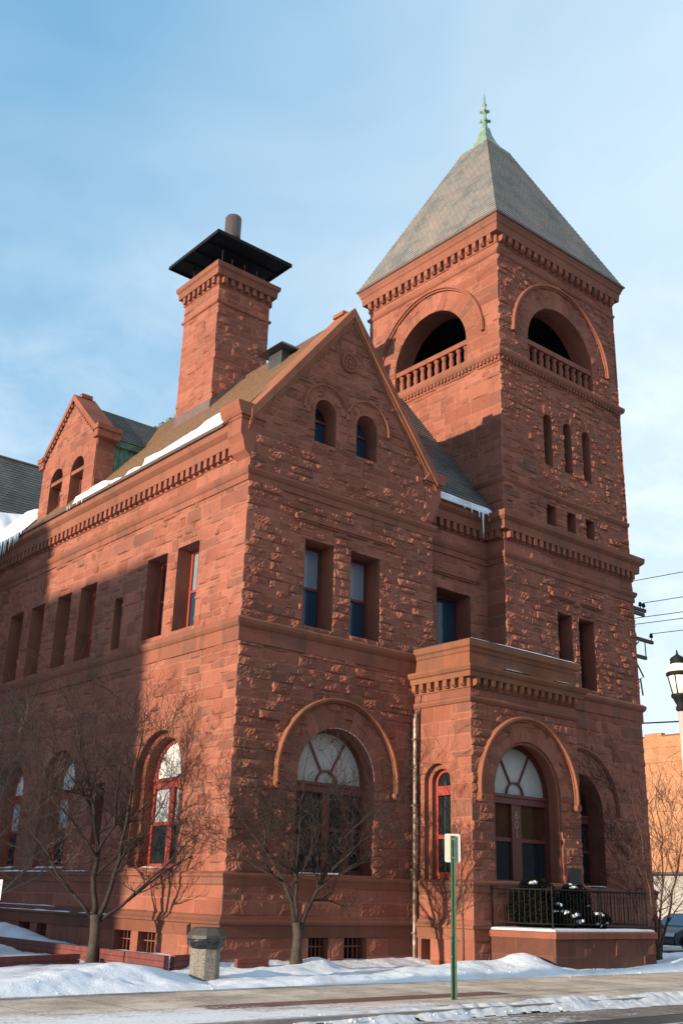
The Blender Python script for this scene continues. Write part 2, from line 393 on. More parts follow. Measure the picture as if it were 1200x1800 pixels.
DAMP = stone_mat('damp_dressed_sandstone', [(.1, (.11, .042, .028)), (.45, (.175, .064, .043)), (.8, (.23, .09, .061))], (.12, .06, .04), stain=.75)
TRIM = stone_mat('red_sandstone_dressed', [(.1, (.157, .057, .037)), (.45, (.238, .086, .057)), (.8, (.30, .117, .078))], (.165, .078, .048), stain=.6)
TAN = stone_mat('weathered_tan_sandstone', [(.1, (.16, .062, .036)), (.45, (.24, .093, .054)), (.8, (.30, .124, .074))], (.17, .085, .05), stain=.5)
def plain(name, col, rough=.6, metal=0, spec=.5, noise=None, nscale=6, ncol=None, bmp=0):
    m, nt, bs, L = new_mat(name); bs.inputs['Roughness'].default_value = rough; bs.inputs['Metallic'].default_value = metal
    bs.inputs['Specular IOR Level'].default_value = spec
    if noise is None: bs.inputs['Base Color'].default_value = (*col, 1)
    else:
        tc = N(nt, 'ShaderNodeTexCoord'); n = N(nt, 'ShaderNodeTexNoise'); n.inputs['Scale'].default_value = nscale; n.inputs['Detail'].default_value = 6
        n.inputs['Roughness'].default_value = .6
        L(tc.outputs['Object'], n.inputs['Vector'])
        c2 = ncol or tuple(min(1, c*(1+noise)) for c in col); c1 = tuple(c*(1-noise*.6) for c in col)
        r = ramp(nt, [(.3, c1), (.5, col), (.72, c2)]); L(n.outputs['Fac'], r.inputs[0]); L(r.outputs[0], bs.inputs['Base Color'])
        if bmp: bump(nt, bs, n.outputs['Fac'], bmp, .02)
    return m
WOOD = plain('dark_red_painted_wood', (.105, .023, .02), .5, noise=.25)
REDWOOD = plain('red_painted_window_wood', (.27, .045, .032), .45, noise=.2)
GLASS = plain('dark_window_glass', (.012, .018, .024), .06, spec=.7)
GLASSB = plain('blue_tinted_window_glass', (.014, .042, .075), .1, spec=.4)
BLIND = plain('drawn_blind_behind_glass', (.17, .215, .265), .15, spec=.5, noise=.12, nscale=2)
AMBER = plain('brown_reflection_painted_glass', (.055, .022, .011), .1, spec=.6, noise=.4, nscale=3)  # brown reflection of a brick building, painted into the pane colour
LACE = plain('white_lace_curtain_behind_glass', (.40, .42, .44), .12, spec=.6, noise=.35, nscale=9)
WHITEG = plain('white_painted_fanlight_glass', (.74, .74, .72), .12, spec=.5, noise=.05, nscale=3)
GREYG = plain('frosted_fanlight_glass', (.36, .36, .345), .3, spec=.3, noise=.08, nscale=3)
COPPER = plain('verdigris_copper', (.13, .215, .155), .7, noise=.6, nscale=4, ncol=(.28, .40, .30))
CHEEK = plain('dark_verdigris_copper', (.05, .13, .105), .6, noise=.6, nscale=4, ncol=(.12, .26, .2))
FLUE = plain('brown_steel_flue', (.06, .045, .042), .55, metal=.1, noise=.2)
BLACKM = plain('black_sheet_metal', (.008, .009, .012), .7, spec=.15)
LEADM = plain('grey_brown_lead_flashing', (.11, .075, .07), .55, noise=.25)
IRON = plain('black_painted_iron', (.008, .009, .010), .7, spec=.2)
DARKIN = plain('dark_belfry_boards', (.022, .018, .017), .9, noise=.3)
PIPE = plain('weathered_downspout_copper', (.12, .075, .06), .5, metal=.2, noise=.5, nscale=6, ncol=(.34, .29, .26))
for gm in (GLASS, GLASSB, BLIND, LACE, AMBER):
    t_ = gm.node_tree; tc_ = N(t_, 'ShaderNodeTexCoord'); n_ = N(t_, 'ShaderNodeTexNoise'); n_.inputs['Scale'].default_value = 1.6; t_.links.new(tc_.outputs['Object'], n_.inputs['Vector']); bump(t_, t_.nodes['Principled BSDF'], n_.outputs['Fac'], .12, .05)
def slate_mat(name, cols, lichen=None):
    m, nt, bs, L = new_mat(name)
    uv = N(nt, 'ShaderNodeUVMap'); uv.uv_map = 'UVMap'
    br = N(nt, 'ShaderNodeTexBrick'); br.offset = .5; br.inputs['Scale'].default_value = 1; br.inputs['Brick Width'].default_value = .24; br.inputs['Row Height'].default_value = .2
    br.inputs['Mortar Size'].default_value = .006; br.inputs['Color1'].default_value = (0, 0, 0, 1); br.inputs['Color2'].default_value = (1, 1, 1, 1); br.inputs['Mortar'].default_value = (.5, .5, .5, 1)
    L(uv.outputs[0], br.inputs['Vector'])
    tc = N(nt, 'ShaderNodeTexCoord'); n = N(nt, 'ShaderNodeTexNoise'); n.inputs['Scale'].default_value = .9; n.inputs['Detail'].default_value = 5; L(tc.outputs['Object'], n.inputs['Vector'])
    n2 = N(nt, 'ShaderNodeTexNoise'); n2.inputs['Scale'].default_value = 5; n2.inputs['Detail'].default_value = 5; L(uv.outputs[0], n2.inputs['Vector'])
    ma = N(nt, 'ShaderNodeMath', operation='MULTIPLY_ADD'); ma.inputs[1].default_value = .2; L(br.outputs['Color'], ma.inputs[0]); 
    mb_ = N(nt, 'ShaderNodeMath', operation='MULTIPLY'); mb_.inputs[1].default_value = .8; L(n.outputs['Fac'], mb_.inputs[0]); L(mb_.outputs[0], ma.inputs[2])
    r = ramp(nt, cols); L(ma.outputs[0], r.inputs[0])
    mm = N(nt, 'ShaderNodeMixRGB', blend_type='MULTIPLY'); L(br.outputs['Fac'], mm.inputs[0]); L(r.outputs[0], mm.inputs[1]); mm.inputs[2].default_value = (.35, .35, .35, 1)
    col = mm.outputs[0]
    if lichen:
        r4 = ramp(nt, [(.38, (0, 0, 0)), (.62, (.9,)*3)]); L(n2.outputs['Fac'], r4.inputs[0])
        m4 = N(nt, 'ShaderNodeMixRGB'); L(r4.outputs[0], m4.inputs[0]); L(col, m4.inputs[1]); m4.inputs[2].default_value = (*lichen, 1); col = m4.outputs[0]
    L(col, bs.inputs['Base Color']); bs.inputs['Roughness'].default_value = .7; bs.inputs['Specular IOR Level'].default_value = .35
    bump(nt, bs, br.outputs['Color'], .25, .02)
    return m
SLATE = slate_mat('grey_slate', [(.3, (.125, .13, .13)), (.47, (.185, .178, .168)), (.6, (.22, .192, .172)), (.72, (.27, .21, .18))])
SLATED = slate_mat('dark_grey_slate', [(.3, (.062, .066, .066)), (.5, (.092, .095, .092)), (.7, (.13, .128, .115))])
SLATEM = slate_mat('lichened_slate', [(.3, (.105, .09, .07)), (.5, (.145, .115, .075)), (.7, (.18, .14, .10))], (.23, .11, .045))
def snow_mat():
    m, nt, bs, L = new_mat('snow')
    tc = N(nt, 'ShaderNodeTexCoord'); n = N(nt, 'ShaderNodeTexNoise'); n.inputs['Scale'].default_value = 9; n.inputs['Detail'].default_value = 8; n.inputs['Roughness'].default_value = .7
    n2 = N(nt, 'ShaderNodeTexNoise'); n2.inputs['Scale'].default_value = 1.3; n2.inputs['Detail'].default_value = 6
    L(tc.outputs['Object'], n.inputs['Vector']); L(tc.outputs['Object'], n2.inputs['Vector'])
    r = ramp(nt, [(.5, (.70, .75, .83)), (.78, (.48, .48, .49))]); L(n2.outputs['Fac'], r.inputs[0])
    L(r.outputs[0], bs.inputs['Base Color']); bs.inputs['Roughness'].default_value = .75; bs.inputs['Specular IOR Level'].default_value = .25
    bs.inputs['Subsurface Weight'].default_value = 0.0
    bump(nt, bs, n.outputs['Fac'], .5, .06)
    return m
SNOW = snow_mat()
ICE = plain('milky_ice', (.62, .70, .76), .15, spec=.6)

# ------------------------------------------------------------------ setting: ground
LEFT = Face((0, 0), (0, 1), (-1, 0)); FRONT = Face((0, 0), (1, 0), (0, -1)); RECESS = Face((0, .85), (1, 0), (0, -1))
TLF = Face((0, .05), (1, 0), (0, -1)); TLL = Face((10.45, 0), (0, 1), (-1, 0))
TUF = Face((0, .12), (1, 0), (0, -1)); TUL = Face((10.55, 0), (0, 1), (-1, 0)); TR = Face((17.6, 0), (0, 1), (1, 0)); TB = Face((0, 7.15), (1, 0), (0, 1))
PF = Face((0, -2.2), (1, 0), (0, -1)); PL = Face((6.25, 0), (0, 1), (-1, 0)); PR = Face((10.85, 0), (0, 1), (1, 0))
def grid_mesh(x0, x1, y0, y1, step, hf, keepf=None):
    xs = np.linspace(x0, x1, int((x1-x0)/step)+1); ys = np.linspace(y0, y1, int((y1-y0)/step)+1)
    X, Y = np.meshgrid(xs, ys, indexing='ij'); Z = hf(X, Y)
    V = np.stack([X, Y, Z], -1).reshape(-1, 3); idx = np.arange(X.size).reshape(X.shape)
    F = np.stack([idx[:-1, :-1], idx[1:, :-1], idx[1:, 1:], idx[:-1, 1:]], -1).reshape(-1, 4)
    if keepf is not None:
        F = F[keepf(V[F].mean(1))]
    mb = MB(); mb.add(V.tolist(), F.tolist()); return mb
def pave_mat(name, base, alt, snow_x=None, wet=.8, scale=1.0, cover=.5, tracks=False):
    m, nt, bs, L = new_mat(name)
    tc = N(nt, 'ShaderNodeTexCoord'); n = N(nt, 'ShaderNodeTexNoise'); n.inputs['Scale'].default_value = 1.2*scale; n.inputs['Detail'].default_value = 9; n.inputs['Roughness'].default_value = .65
    mp = N(nt, 'ShaderNodeMapping'); mp.inputs['Scale'].default_value = (.6, 1.6, 1)
    n2 = N(nt, 'ShaderNodeTexNoise'); n2.inputs['Scale'].default_value = 1.5; n2.inputs['Detail'].default_value = 10; n2.inputs['Roughness'].default_value = .78
    n3 = N(nt, 'ShaderNodeTexNoise'); n3.inputs['Scale'].default_value = 14; n3.inputs['Detail'].default_value = 4
    L(tc.outputs['Object'], n.inputs[0]); L(tc.outputs['Object'], mp.inputs[0]); L(mp.outputs[0], n2.inputs[0]); L(tc.outputs['Object'], n3.inputs[0])
    r = ramp(nt, [(.32, alt), (.62, base)]); L(n.outputs['Fac'], r.inputs[0])
    sp = N(nt, 'ShaderNodeSeparateXYZ'); L(tc.outputs['Object'], sp.inputs[0])
    mr = N(nt, 'ShaderNodeMapRange'); x0, x1 = snow_x or (0, 1)
    mr.inputs['From Min'].default_value = x0; mr.inputs['From Max'].default_value = x1; mr.inputs['To Min'].default_value = .22; mr.inputs['To Max'].default_value = -.24
    L(sp.outputs['X'], mr.inputs['Value'])
    if tracks:
        my_ = N(nt, 'ShaderNodeMapRange'); my_.inputs['From Min'].default_value = -6.3; my_.inputs['From Max'].default_value = -8.2; my_.inputs['To Min'].default_value = -.36; my_.inputs['To Max'].default_value = .06; L(sp.outputs['Y'], my_.inputs['Value'])
        ay = N(nt, 'ShaderNodeMath', operation='ADD'); L(mr.outputs[0], ay.inputs[0]); L(my_.outputs[0], ay.inputs[1]); mr = ay
    ad = N(nt, 'ShaderNodeMath', operation='ADD'); L(n2.outputs['Fac'], ad.inputs[0]); L(mr.outputs[0], ad.inputs[1])
    a3 = N(nt, 'ShaderNodeMath', operation='MULTIPLY_ADD'); a3.inputs[1].default_value = .5; L(n3.outputs['Fac'], a3.inputs[0]); L(ad.outputs[0], a3.inputs[2])
    if tracks:
        jb = N(nt, 'ShaderNodeTexBrick'); jb.offset = 0; jb.inputs['Scale'].default_value = 1; jb.inputs['Brick Width'].default_value = 1.55; jb.inputs['Row Height'].default_value = 1.42; jb.inputs['Mortar Size'].default_value = .012
        jb.inputs['Color1'].default_value = (1, 1, 1, 1); jb.inputs['Color2'].default_value = (.80, .80, .80, 1); jb.inputs['Mortar'].default_value = (.38, .36, .34, 1); L(tc.outputs['Object'], jb.inputs['Vector'])
        vo = N(nt, 'ShaderNodeTexVoronoi', feature='DISTANCE_TO_EDGE'); vo.inputs['Scale'].default_value = .55; wv = N(nt, 'ShaderNodeVectorMath', operation='ADD'); L(tc.outputs['Object'], wv.inputs[0]); L(n2.outputs['Color'], wv.inputs[1]); L(wv.outputs[0], vo.inputs['Vector'])
        cr_ = ramp(nt, [(.0, (.5, .47, .45)), (.012, (1, 1, 1))]); L(vo.outputs['Distance'], cr_.inputs[0])
        st = N(nt, 'ShaderNodeTexNoise'); st.inputs['Scale'].default_value = .8; st.inputs['Detail'].default_value = 8; st.inputs['Roughness'].default_value = .7; L(tc.outputs['Object'], st.inputs['Vector']); sr = ramp(nt, [(.42, (1, 1, 1)), (.62, (.62, .58, .55))]); L(st.outputs['Fac'], sr.inputs[0])
        for q in (jb.outputs['Color'], cr_.outputs[0], sr.outputs[0]):
            mq = N(nt, 'ShaderNodeMixRGB', blend_type='MULTIPLY'); mq.inputs[0].default_value = 1; L(r.outputs[0], mq.inputs[1]); L(q, mq.inputs[2]); r = mq
    rs = ramp(nt, [(cover+.22, (0, 0, 0)), (cover+.30, (.55, .55, .55)), (cover+.42, (1, 1, 1))]); L(a3.outputs[0], rs.inputs[0])
    mx = N(nt, 'ShaderNodeMixRGB'); L(rs.outputs[0], mx.inputs[0]); L(r.outputs[0], mx.inputs[1]); mx.inputs[2].default_value = (.74, .75, .78, 1)
    L(mx.outputs[0], bs.inputs['Base Color']); bs.inputs['Roughness'].default_value = wet; bs.inputs['Specular IOR Level'].default_value = .3
    bump(nt, bs, a3.outputs[0], .6, .05)
    return m
GROUND = pave_mat('dirty_snow_ground', (.30, .29, .28), (.12, .115, .11), (-40, 60), cover=.42)
SIDEWALK = pave_mat('salt_stained_concrete', (.74, .62, .51), (.54, .44, .35), (-8.5, 3.5), cover=.5, tracks=True)
ROADM = pave_mat('wet_dark_asphalt', (.055, .05, .052), (.03, .028, .03), (-14, 4.0), wet=.55, cover=.52)
BRICKP = pave_mat('red_brick_paving', (.20, .095, .07), (.14, .07, .055), (-8.5, 0.0), cover=.58)
g = MB(); g.quad((-900, -900, -1.80), (900, -900, -1.80), (900, 900, -1.80), (-900, 900, -1.80)); tag(g.build('ground', GROUND), kind='structure')
g = MB(); g.quad((-200, -22, -1.776), (200, -22, -1.776), (200, -9.0, -1.776), (-200, -9.0, -1.776)); tag(g.build('road', ROADM), kind='structure')
SLUSH = pave_mat('brown_road_slush', (.22, .18, .15), (.11, .09, .078), (-9, 6), wet=.8, cover=.5, scale=2.5)
g = MB(); g.quad((-40, -10.6, -1.771), (60, -10.1, -1.771), (60, -9.0, -1.771), (-40, -9.0, -1.771)); tag(g.build('road_slush', SLUSH), kind='structure')
g = MB(); g.quad((-2.5, -11.3, -1.772), (40, -11.3, -1.772), (40, -11.2, -1.772), (-2.5, -11.2, -1.772)); tag(g.build('road_marking', plain('worn_white_road_paint', (.45, .44, .43), .8, noise=.5)), kind='structure')
g = MB(); g.box(-60, 60, -8.9, -4.2, -1.79, -1.65); tag(g.build('sidewalk', SIDEWALK), kind='structure')
g = MB(); g.box(-60, 60, -9.05, -8.903, -1.79, -1.645); tag(g.build('kerb', plain('kerb_concrete', (.3, .27, .24), .85, noise=.3)), kind='structure')
g = MB(); g.quad((-5.2, -7.5, -1.646), (1.6, -7.5, -1.646), (1.6, -6.95, -1.646), (-5.2, -6.95, -1.646)); tag(g.build('brick_paving', BRICKP), kind='structure')

# ------------------------------------------------------------------ the red sandstone building
B = thing('stone_building', 'red sandstone building with gabled front, tall chimney and square slate roofed tower', 'building', (0, 0, -1.7))
def part(mb, name, mat, parent=None, smooth=False): return mb.build(name, mat, parent or B, smooth)
PM = [(0, 16.4), (0, 0), (7, 0), (7, .85), (10.45, .85), (10.45, .05), (17.6, .05), (17.6, 7.1)]
Z_W = .45
# openings: rect holes (u0,u1,z0,z1) and half discs (c,z,r of the ring's middle)
AR = (3.4, 2.92, 1.33)                                   # great front arch
front_h = [(2.03, 3.07, 6.88, 9.35), (3.71, 4.83, 6.88, 9.35), (AR[0]-AR[2], AR[0]+AR[2], .52, AR[1])]
gable_w = [(2.6, 13.4, .40), (4.22, 13.4, .41)]
front_h2 = [(c-r, c+r, 12.38, s) for c, s, r in gable_w]
LA = [(3.45, 2.97, 1.17), (9.4, 2.97, 1.12), (12.95, 2.97, 1.05)]
left_win = [(2.22, 3.35), (3.92, 5.04), (8.24, 9.33), (10.0, 11.02), (12.02, 13.08), (13.75, 14.86)]
left_h = [(a, b, 6.88, 9.35) for a, b in left_win] + [(6.38, 6.88, 6.88, 8.5)]
left_lo = [(c-r, c+r, .57, s) for c, s, r in LA] + [(6.35, 6.88, 1.2, 2.9)]
base_left = [(2.68, 3.58, -1.72, -.98), (3.92, 4.82, -1.72, -.98), (8.85, 9.5, -1.72, -.98), (9.95, 10.76, -1.72, -.98)]
base_front = [(2.55, 3.2, -1.72, -.98), (3.7, 4.48, -1.72, -.98)]
SL = 1.28; AX = 3.5; AZ = 17.05
gk = lambda u, z: z < AZ - .35 - SL*np.abs(u-AX)

mb = MB()
def stages(F, u0, u1, lo_h, up_h, lo_d=(), up_d=(), base_h=(), keep=None, res=.055, top=10.55, lo=True, hm=(.025, .065), rk={}):
    if lo:
        F.rock(mb, u0-(.11 if u0 == 0 else 0), u1, -1.95, -.98, off=.11, holes=base_h, hm=(.01, .03), ch=(.45, .52), bw=(.7, 1.2), split=.1, res=res)
        F.rock(mb, u0-(.05 if u0 == 0 else 0), u1, -.5, .22, off=.05, holes=(), hm=(.01, .035), ch=(.34, .38), bw=(.7, 1.4), split=.1, res=res)
        F.rock(mb, u0, u1, Z_W, 6.14, holes=lo_h, discs=lo_d, res=res, hm=hm, **rk)
    F.rock(mb, u0, u1, 6.72, top, holes=up_h, discs=up_d, res=res, hm=hm, **rk)
stages(FRONT, 0, 7, [front_h[2]], front_h[:2], lo_d=[(AR[0], AR[1], AR[2]+.3)], base_h=base_front, hm=(.046, .068), rk=dict(ch=(.21, .29), bw=(.32, .85), split=.1), res=.042)
FRONT.rock(mb, 0, 7, 10.95, 17.0, holes=front_h2, discs=[(c, s, r+.12) for c, s, r in gable_w], keep=gk, hm=(.045, .065), res=.042, ch=(.21, .29), bw=(.32, .85), split=.1)
stages(LEFT, 0, 16.4, left_lo, left_h, lo_d=[(c, s, r+.25) for c, s, r in LA], base_h=base_left, hm=(.018, .06), rk=dict(ch=(.26, .46), bw=(.4, 1.0), split=.45))
LEFT.rock(mb, 0, 16.4, 10.95, 11.4, hm=(.015, .035))
stages(RECESS, 7, 10.45, [], [(8.05, 9.6, 6.88, 9.35)], res=.07, hm=(.015, .045))
RECESS.rock(mb, 7, 10.45, 10.95, 11.42, hm=(.015, .04))
Face((7, 0), (0, 1), (1, 0)).rock(mb, 0, .85, .45, 11.4, res=.1)
part(mb, 'wall', STONE)

# main string, belt, watertable and plinth run round every stage as dressed courses
mb = MB()
mb.course(PM, [(0, 6.10), (.05, 6.11), (.05, 6.47), (.09, 6.5), (.14, 6.58), (.15, 6.67), (.12, 6.71), (0, 6.77)])
part(mb, 'belt_course', TRIM)
mb = MB()
mb.course(PM, [(0, 10.53), (.045, 10.54), (.045, 10.72), (.08, 10.75), (.12, 10.84), (.12, 10.92), (0, 10.98)])
part(mb, 'string_course', TRIM)
mb = MB()
mb.course(PM, [(.05, .16), (.09, .2), (.1, .34), (.14, .38), (.14, .43), (0, .5)]); part(mb, 'water_table', TRIM); mb = MB()
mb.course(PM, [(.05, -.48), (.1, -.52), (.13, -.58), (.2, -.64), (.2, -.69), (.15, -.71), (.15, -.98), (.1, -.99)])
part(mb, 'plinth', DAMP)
PE1 = [(0, 16.4), (0, .55)]; PE2 = [(7.0, .85), (10.45, .85), (10.45, .05), (17.6, .05), (17.6, 7.1)]
CORN = [(0, 11.34), (.05, 11.36), (.05, 11.64), (.21, 11.66), (.23, 11.94), (.27, 11.97), (.36, 12.06), (.38, 12.2), (.38, 12.25), (0, 12.4)]
for P_ in (PE1, PE2): mb = MB(); mb.course(P_, CORN); part(mb, 'cornice', TRIM)
for P_ in (PE1, PE2): mb = MB(); mb.dentils(P_, .04, .2, 11.40, 11.655, .16, .15); part(mb, 'dentil_course', TRIM)
mb = MB()
mb.tube([(-.43, .75, 12.30), (-.43, 16.0, 12.27)], .06, 6); part(mb, 'gutter', LEADM)
mb = MB(); mb.tube([(7.1, .44, 12.28), (10.35, .44, 12.28)], .06, 6); part(mb, 'gutter', LEADM)

# --- gable coping and kneelers
mb = MB()
cs = SL/math.hypot(1, SL); sn = 1/math.hypot(1, SL)
def coping_leg(sg, mb, t0, t1, h0, h1, zoff=0.0):
    x = lambda s_: AX + sg*s_
    a = 3.62
    top0 = (x(a), 17.25+zoff-SL*a); top1 = (AX, 17.25+zoff)
    d0 = t0/ sn; d1 = t1/ sn
    FRONT.prism(mb, [(x(a), 17.25+zoff-SL*a-d1), (x(a), 17.25+zoff-SL*a-d0), (AX, 17.25+zoff-d0), (AX, 17.25+zoff-d1)] if sg < 0 else
                    [(AX, 17.25+zoff-d1), (AX, 17.25+zoff-d0), (x(a), 17.25+zoff-SL*a-d0), (x(a), 17.25+zoff-SL*a-d1)], h0, h1)
for sg in (-1, 1):
    coping_leg(sg, mb, 0, .20, -.82, .16)
    coping_leg(sg, mb, .203, .30, -.7, .10)
    coping_leg(sg, mb, .303, .37, -.5, .055)
FRONT.prism(mb, [(AX-.12, 17.2), (AX+.12, 17.2), (AX+.1, 17.34), (AX-.1, 17.34)], -.8, -.3)
part(mb, 'gable_coping', TAN)
def kneeler(sg):
    mb = MB(); q = (lambda x: x) if sg > 0 else (lambda x: 7-x)
    body = [(.32, 11.06), (0.0, 11.06), (-.02, 11.22), (-.10, 11.30), (-.2, 11.38), (-.24, 11.5), (-.27, 11.66), (-.33, 11.78), (-.37, 11.84), (-.37, 12.28), (.32, 12.28)]
    cap1 = [(.36, 12.283), (-.39, 12.283), (-.42, 12.36), (.32, 12.36)]
    cap = [(.42, 12.363), (-.44, 12.363), (-.50, 12.46), (-.56, 12.64), (-.57, 12.74), (.1, 12.76)]
    for poly, h0, h1 in ((body, -.6, .03), (cap1, -.72, .07), (cap, -.8, .13)):
        p = [(q(x), z) for x, z in poly]
        FRONT.prism(mb, p if sg < 0 else p[::-1], h0, h1)
    part(mb, 'kneeler', TRIM)
kneeler(1); kneeler(-1)
# carved medallion in the gable
mb = MB()
FRONT.prism(mb, [(3.42+.34*math.cos(t), 15.33+.34*math.sin(t)) for t in np.linspace(0, 2*math.pi, 25)[:-1]], 0, .05)
FRONT.arc(mb, 3.42, 15.33, .25, .31, .05, .085, 0, 2*math.pi, 24)
for k in range(8):
    t = k*math.pi/4; FRONT.prism(mb, [(3.42+.16*math.cos(t)+.055*math.cos(a), 15.33+.16*math.sin(t)+.055*math.sin(a)) for a in np.linspace(0, 2*math.pi, 9)[:-1]], .05, .08)
FRONT.prism(mb, [(3.42+.07*math.cos(a), 15.33+.07*math.sin(a)) for a in np.linspace(0, 2*math.pi, 13)[:-1]], .05, .1)
part(mb, 'carved_medallion', TRIM)

# --- arch surrounds (voussoir rings, hood moulds), reveals
mb = MB()
FRONT.ring(mb, AR[0], AR[1], AR[2], AR[2]+.66, 15, off=.015, hm=(.012, .03)); part(mb, 'arch_ring', STONE)
mb = MB(); FRONT.hood(mb, AR[0], AR[1], AR[2]+.73, pr=.19, a0=-.12, a1=math.pi+.12); part(mb, 'hood_mould', TAN)
for c, s_, r in LA: mb = MB(); LEFT.ring(mb, c, s_, r, r+.55, 13, off=.01, hm=(.012, .03)); part(mb, 'arch_ring', STONE)
for c, s_, r in gable_w: mb = MB(); FRONT.ring(mb, c, s_, r, r+.42, 7, off=.012, hm=(.012, .035)); part(mb, 'arch_ring', STONE)
for c, s_, r in gable_w:
    mb = MB(); FRONT.hood(mb, c, s_, .83, wd=.11, pr=.1, a0=-.02 if c < 3 else -.12, a1=math.pi+(.12 if c < 3 else .02), curl=False); part(mb, 'hood_mould', TRIM)
def reveal_part(F, *a_, name='window_reveal', parent=None, inner=None, **k):
    m_ = MB(); F.reveal(m_, *a_, **k)
    if inner: inner(m_)
    return part(m_, name, TRIM, parent)
reveal_part(FRONT, *front_h[0], .62); reveal_part(FRONT, *front_h[1], .62)
reveal_part(FRONT, *front_h[2], .5, arch=AR)
for (c, s_, r), h in zip(gable_w, front_h2): reveal_part(FRONT, *h, .56, arch=(c, s_, r))
for h in left_h: reveal_part(LEFT, *h, .5)
for (c, s_, r), h in zip(LA, left_lo):
    def order(m_):
        r2 = r-.17; LEFT.arc(m_, c, s_, r2, r+.02, -.62, -.2); LEFT.box(m_, c-r-.02, c-r2, .57, s_, -.62, -.2); LEFT.box(m_, c+r2, c+r+.02, .57, s_, -.62, -.2)
    reveal_part(LEFT, *h, .2, arch=(c, s_, r), inner=order)
reveal_part(LEFT, *left_lo[3], .45)
for h in base_left: reveal_part(LEFT, h[0], h[1], h[2], h[3], .45, h=.11)
for h in base_front: reveal_part(FRONT, h[0], h[1], h[2], h[3], .45, h=.11)
reveal_part(RECESS, 8.05, 9.6, 6.88, 9.35, .65)
def label_mould(F, a, b, parent=None):
    mb = MB(); F.prism(mb, [(a, 9.86), (b, 9.86), (b, 9.98), (a, 9.98)], -.02, .1); F.prism(mb, [(a+.03, 9.80), (b-.03, 9.80), (b-.03, 9.857), (a+.03, 9.857)], -.02, .06)
    F.arc(mb, a, 9.92, .03, .09, 0, .14, 0, 2*math.pi, 14); F.arc(mb, b, 9.92, .03, .09, 0, .14, 0, 2*math.pi, 14); part(mb, 'label_mould', TRIM, parent)
label_mould(FRONT, 1.68, 5.32); label_mould(RECESS, 7.75, 9.95)
mb = MB(); FRONT.box(mb, AR[0]-AR[2]-.02, AR[0]+AR[2]+.02, .40, .515, -.5, .12); part(mb, 'window_sill', TRIM)
for (c, s_, r) in LA: mb = MB(); LEFT.box(mb, c-r-.02, c+r+.02, .44, .565, -.62, .1); part(mb, 'window_sill', TRIM)

# --- windows
def sash(F, u0, u1, z0, z1, dep, fm=WOOD, up=GLASS, lo=GLASS, split=.5, fw=.085, name='window'):
    mb = MB(); h0, h1 = -dep-.09, -dep
    F.box(mb, u0-.02, u0+fw, z0-.01, z1+.02, h0, h1); F.box(mb, u1-fw, u1+.02, z0-.01, z1+.02, h0, h1)
    F.box(mb, u0+fw, u1-fw, z0-.01, z0+fw*1.1, h0, h1); F.box(mb, u0+fw, u1-fw, z1-fw, z1+.02, h0, h1)
    zm = z0+(z1-z0)*split if split else None
    if zm: F.box(mb, u0+fw, u1-fw, zm-.04, zm+.04, h0, h1-.015)
    wdw = part(mb, name, fm)
    segs = [(z0+fw*1.1, zm-.04, lo), (zm+.04, z1-fw, up)] if zm else [(z0+fw*1.1, z1-fw, up)]
    for a, b, m_ in segs:
        p = MB(); F.box(p, u0+fw, u1-fw, a, b, h0+.015, h0+.03); part(p, 'pane', m_, wdw)
    return wdw
def disc(c, z, r, n=24, a0=0, a1=math.pi): return [(c+r*math.cos(t), z+r*math.sin(t)) for t in np.linspace(a0, a1, n)]
sash(FRONT, *front_h[0], .55, up=BLIND, lo=GLASSB); sash(FRONT, *front_h[1], .55, up=BLIND, lo=GLASSB)
for k, (c, s_, r) in enumerate(gable_w):
    wd_ = sash(FRONT, c-r, c+r, 12.38, s_-.1, .46, up=GLASSB, lo=GLASSB, split=.0, fw=.05)
    p = MB(); FRONT.prism(p, disc(c, s_-.1, r), -.535, -.52); part(p, 'pane', GLASSB if k else GLASS, wd_)
    p = MB(); FRONT.box(p, c-r, c+r, s_-.13, s_-.06, -.555, -.47); part(p, 'glazing_bar', WOOD, wd_)
for i, h in enumerate(left_h[:6]):
    sash(LEFT, *h, .46, fm=REDWOOD, up=BLIND if i == 0 else GLASS, lo=GLASSB if i == 0 else GLASS)
sash(LEFT, *left_h[6], .42, fm=WOOD, split=0); sash(LEFT, *left_lo[3], .4, split=0)
sash(RECESS, 8.05, 9.6, 6.88, 9.35, .57, up=GLASSB, lo=GLASSB, split=0, fw=.1)
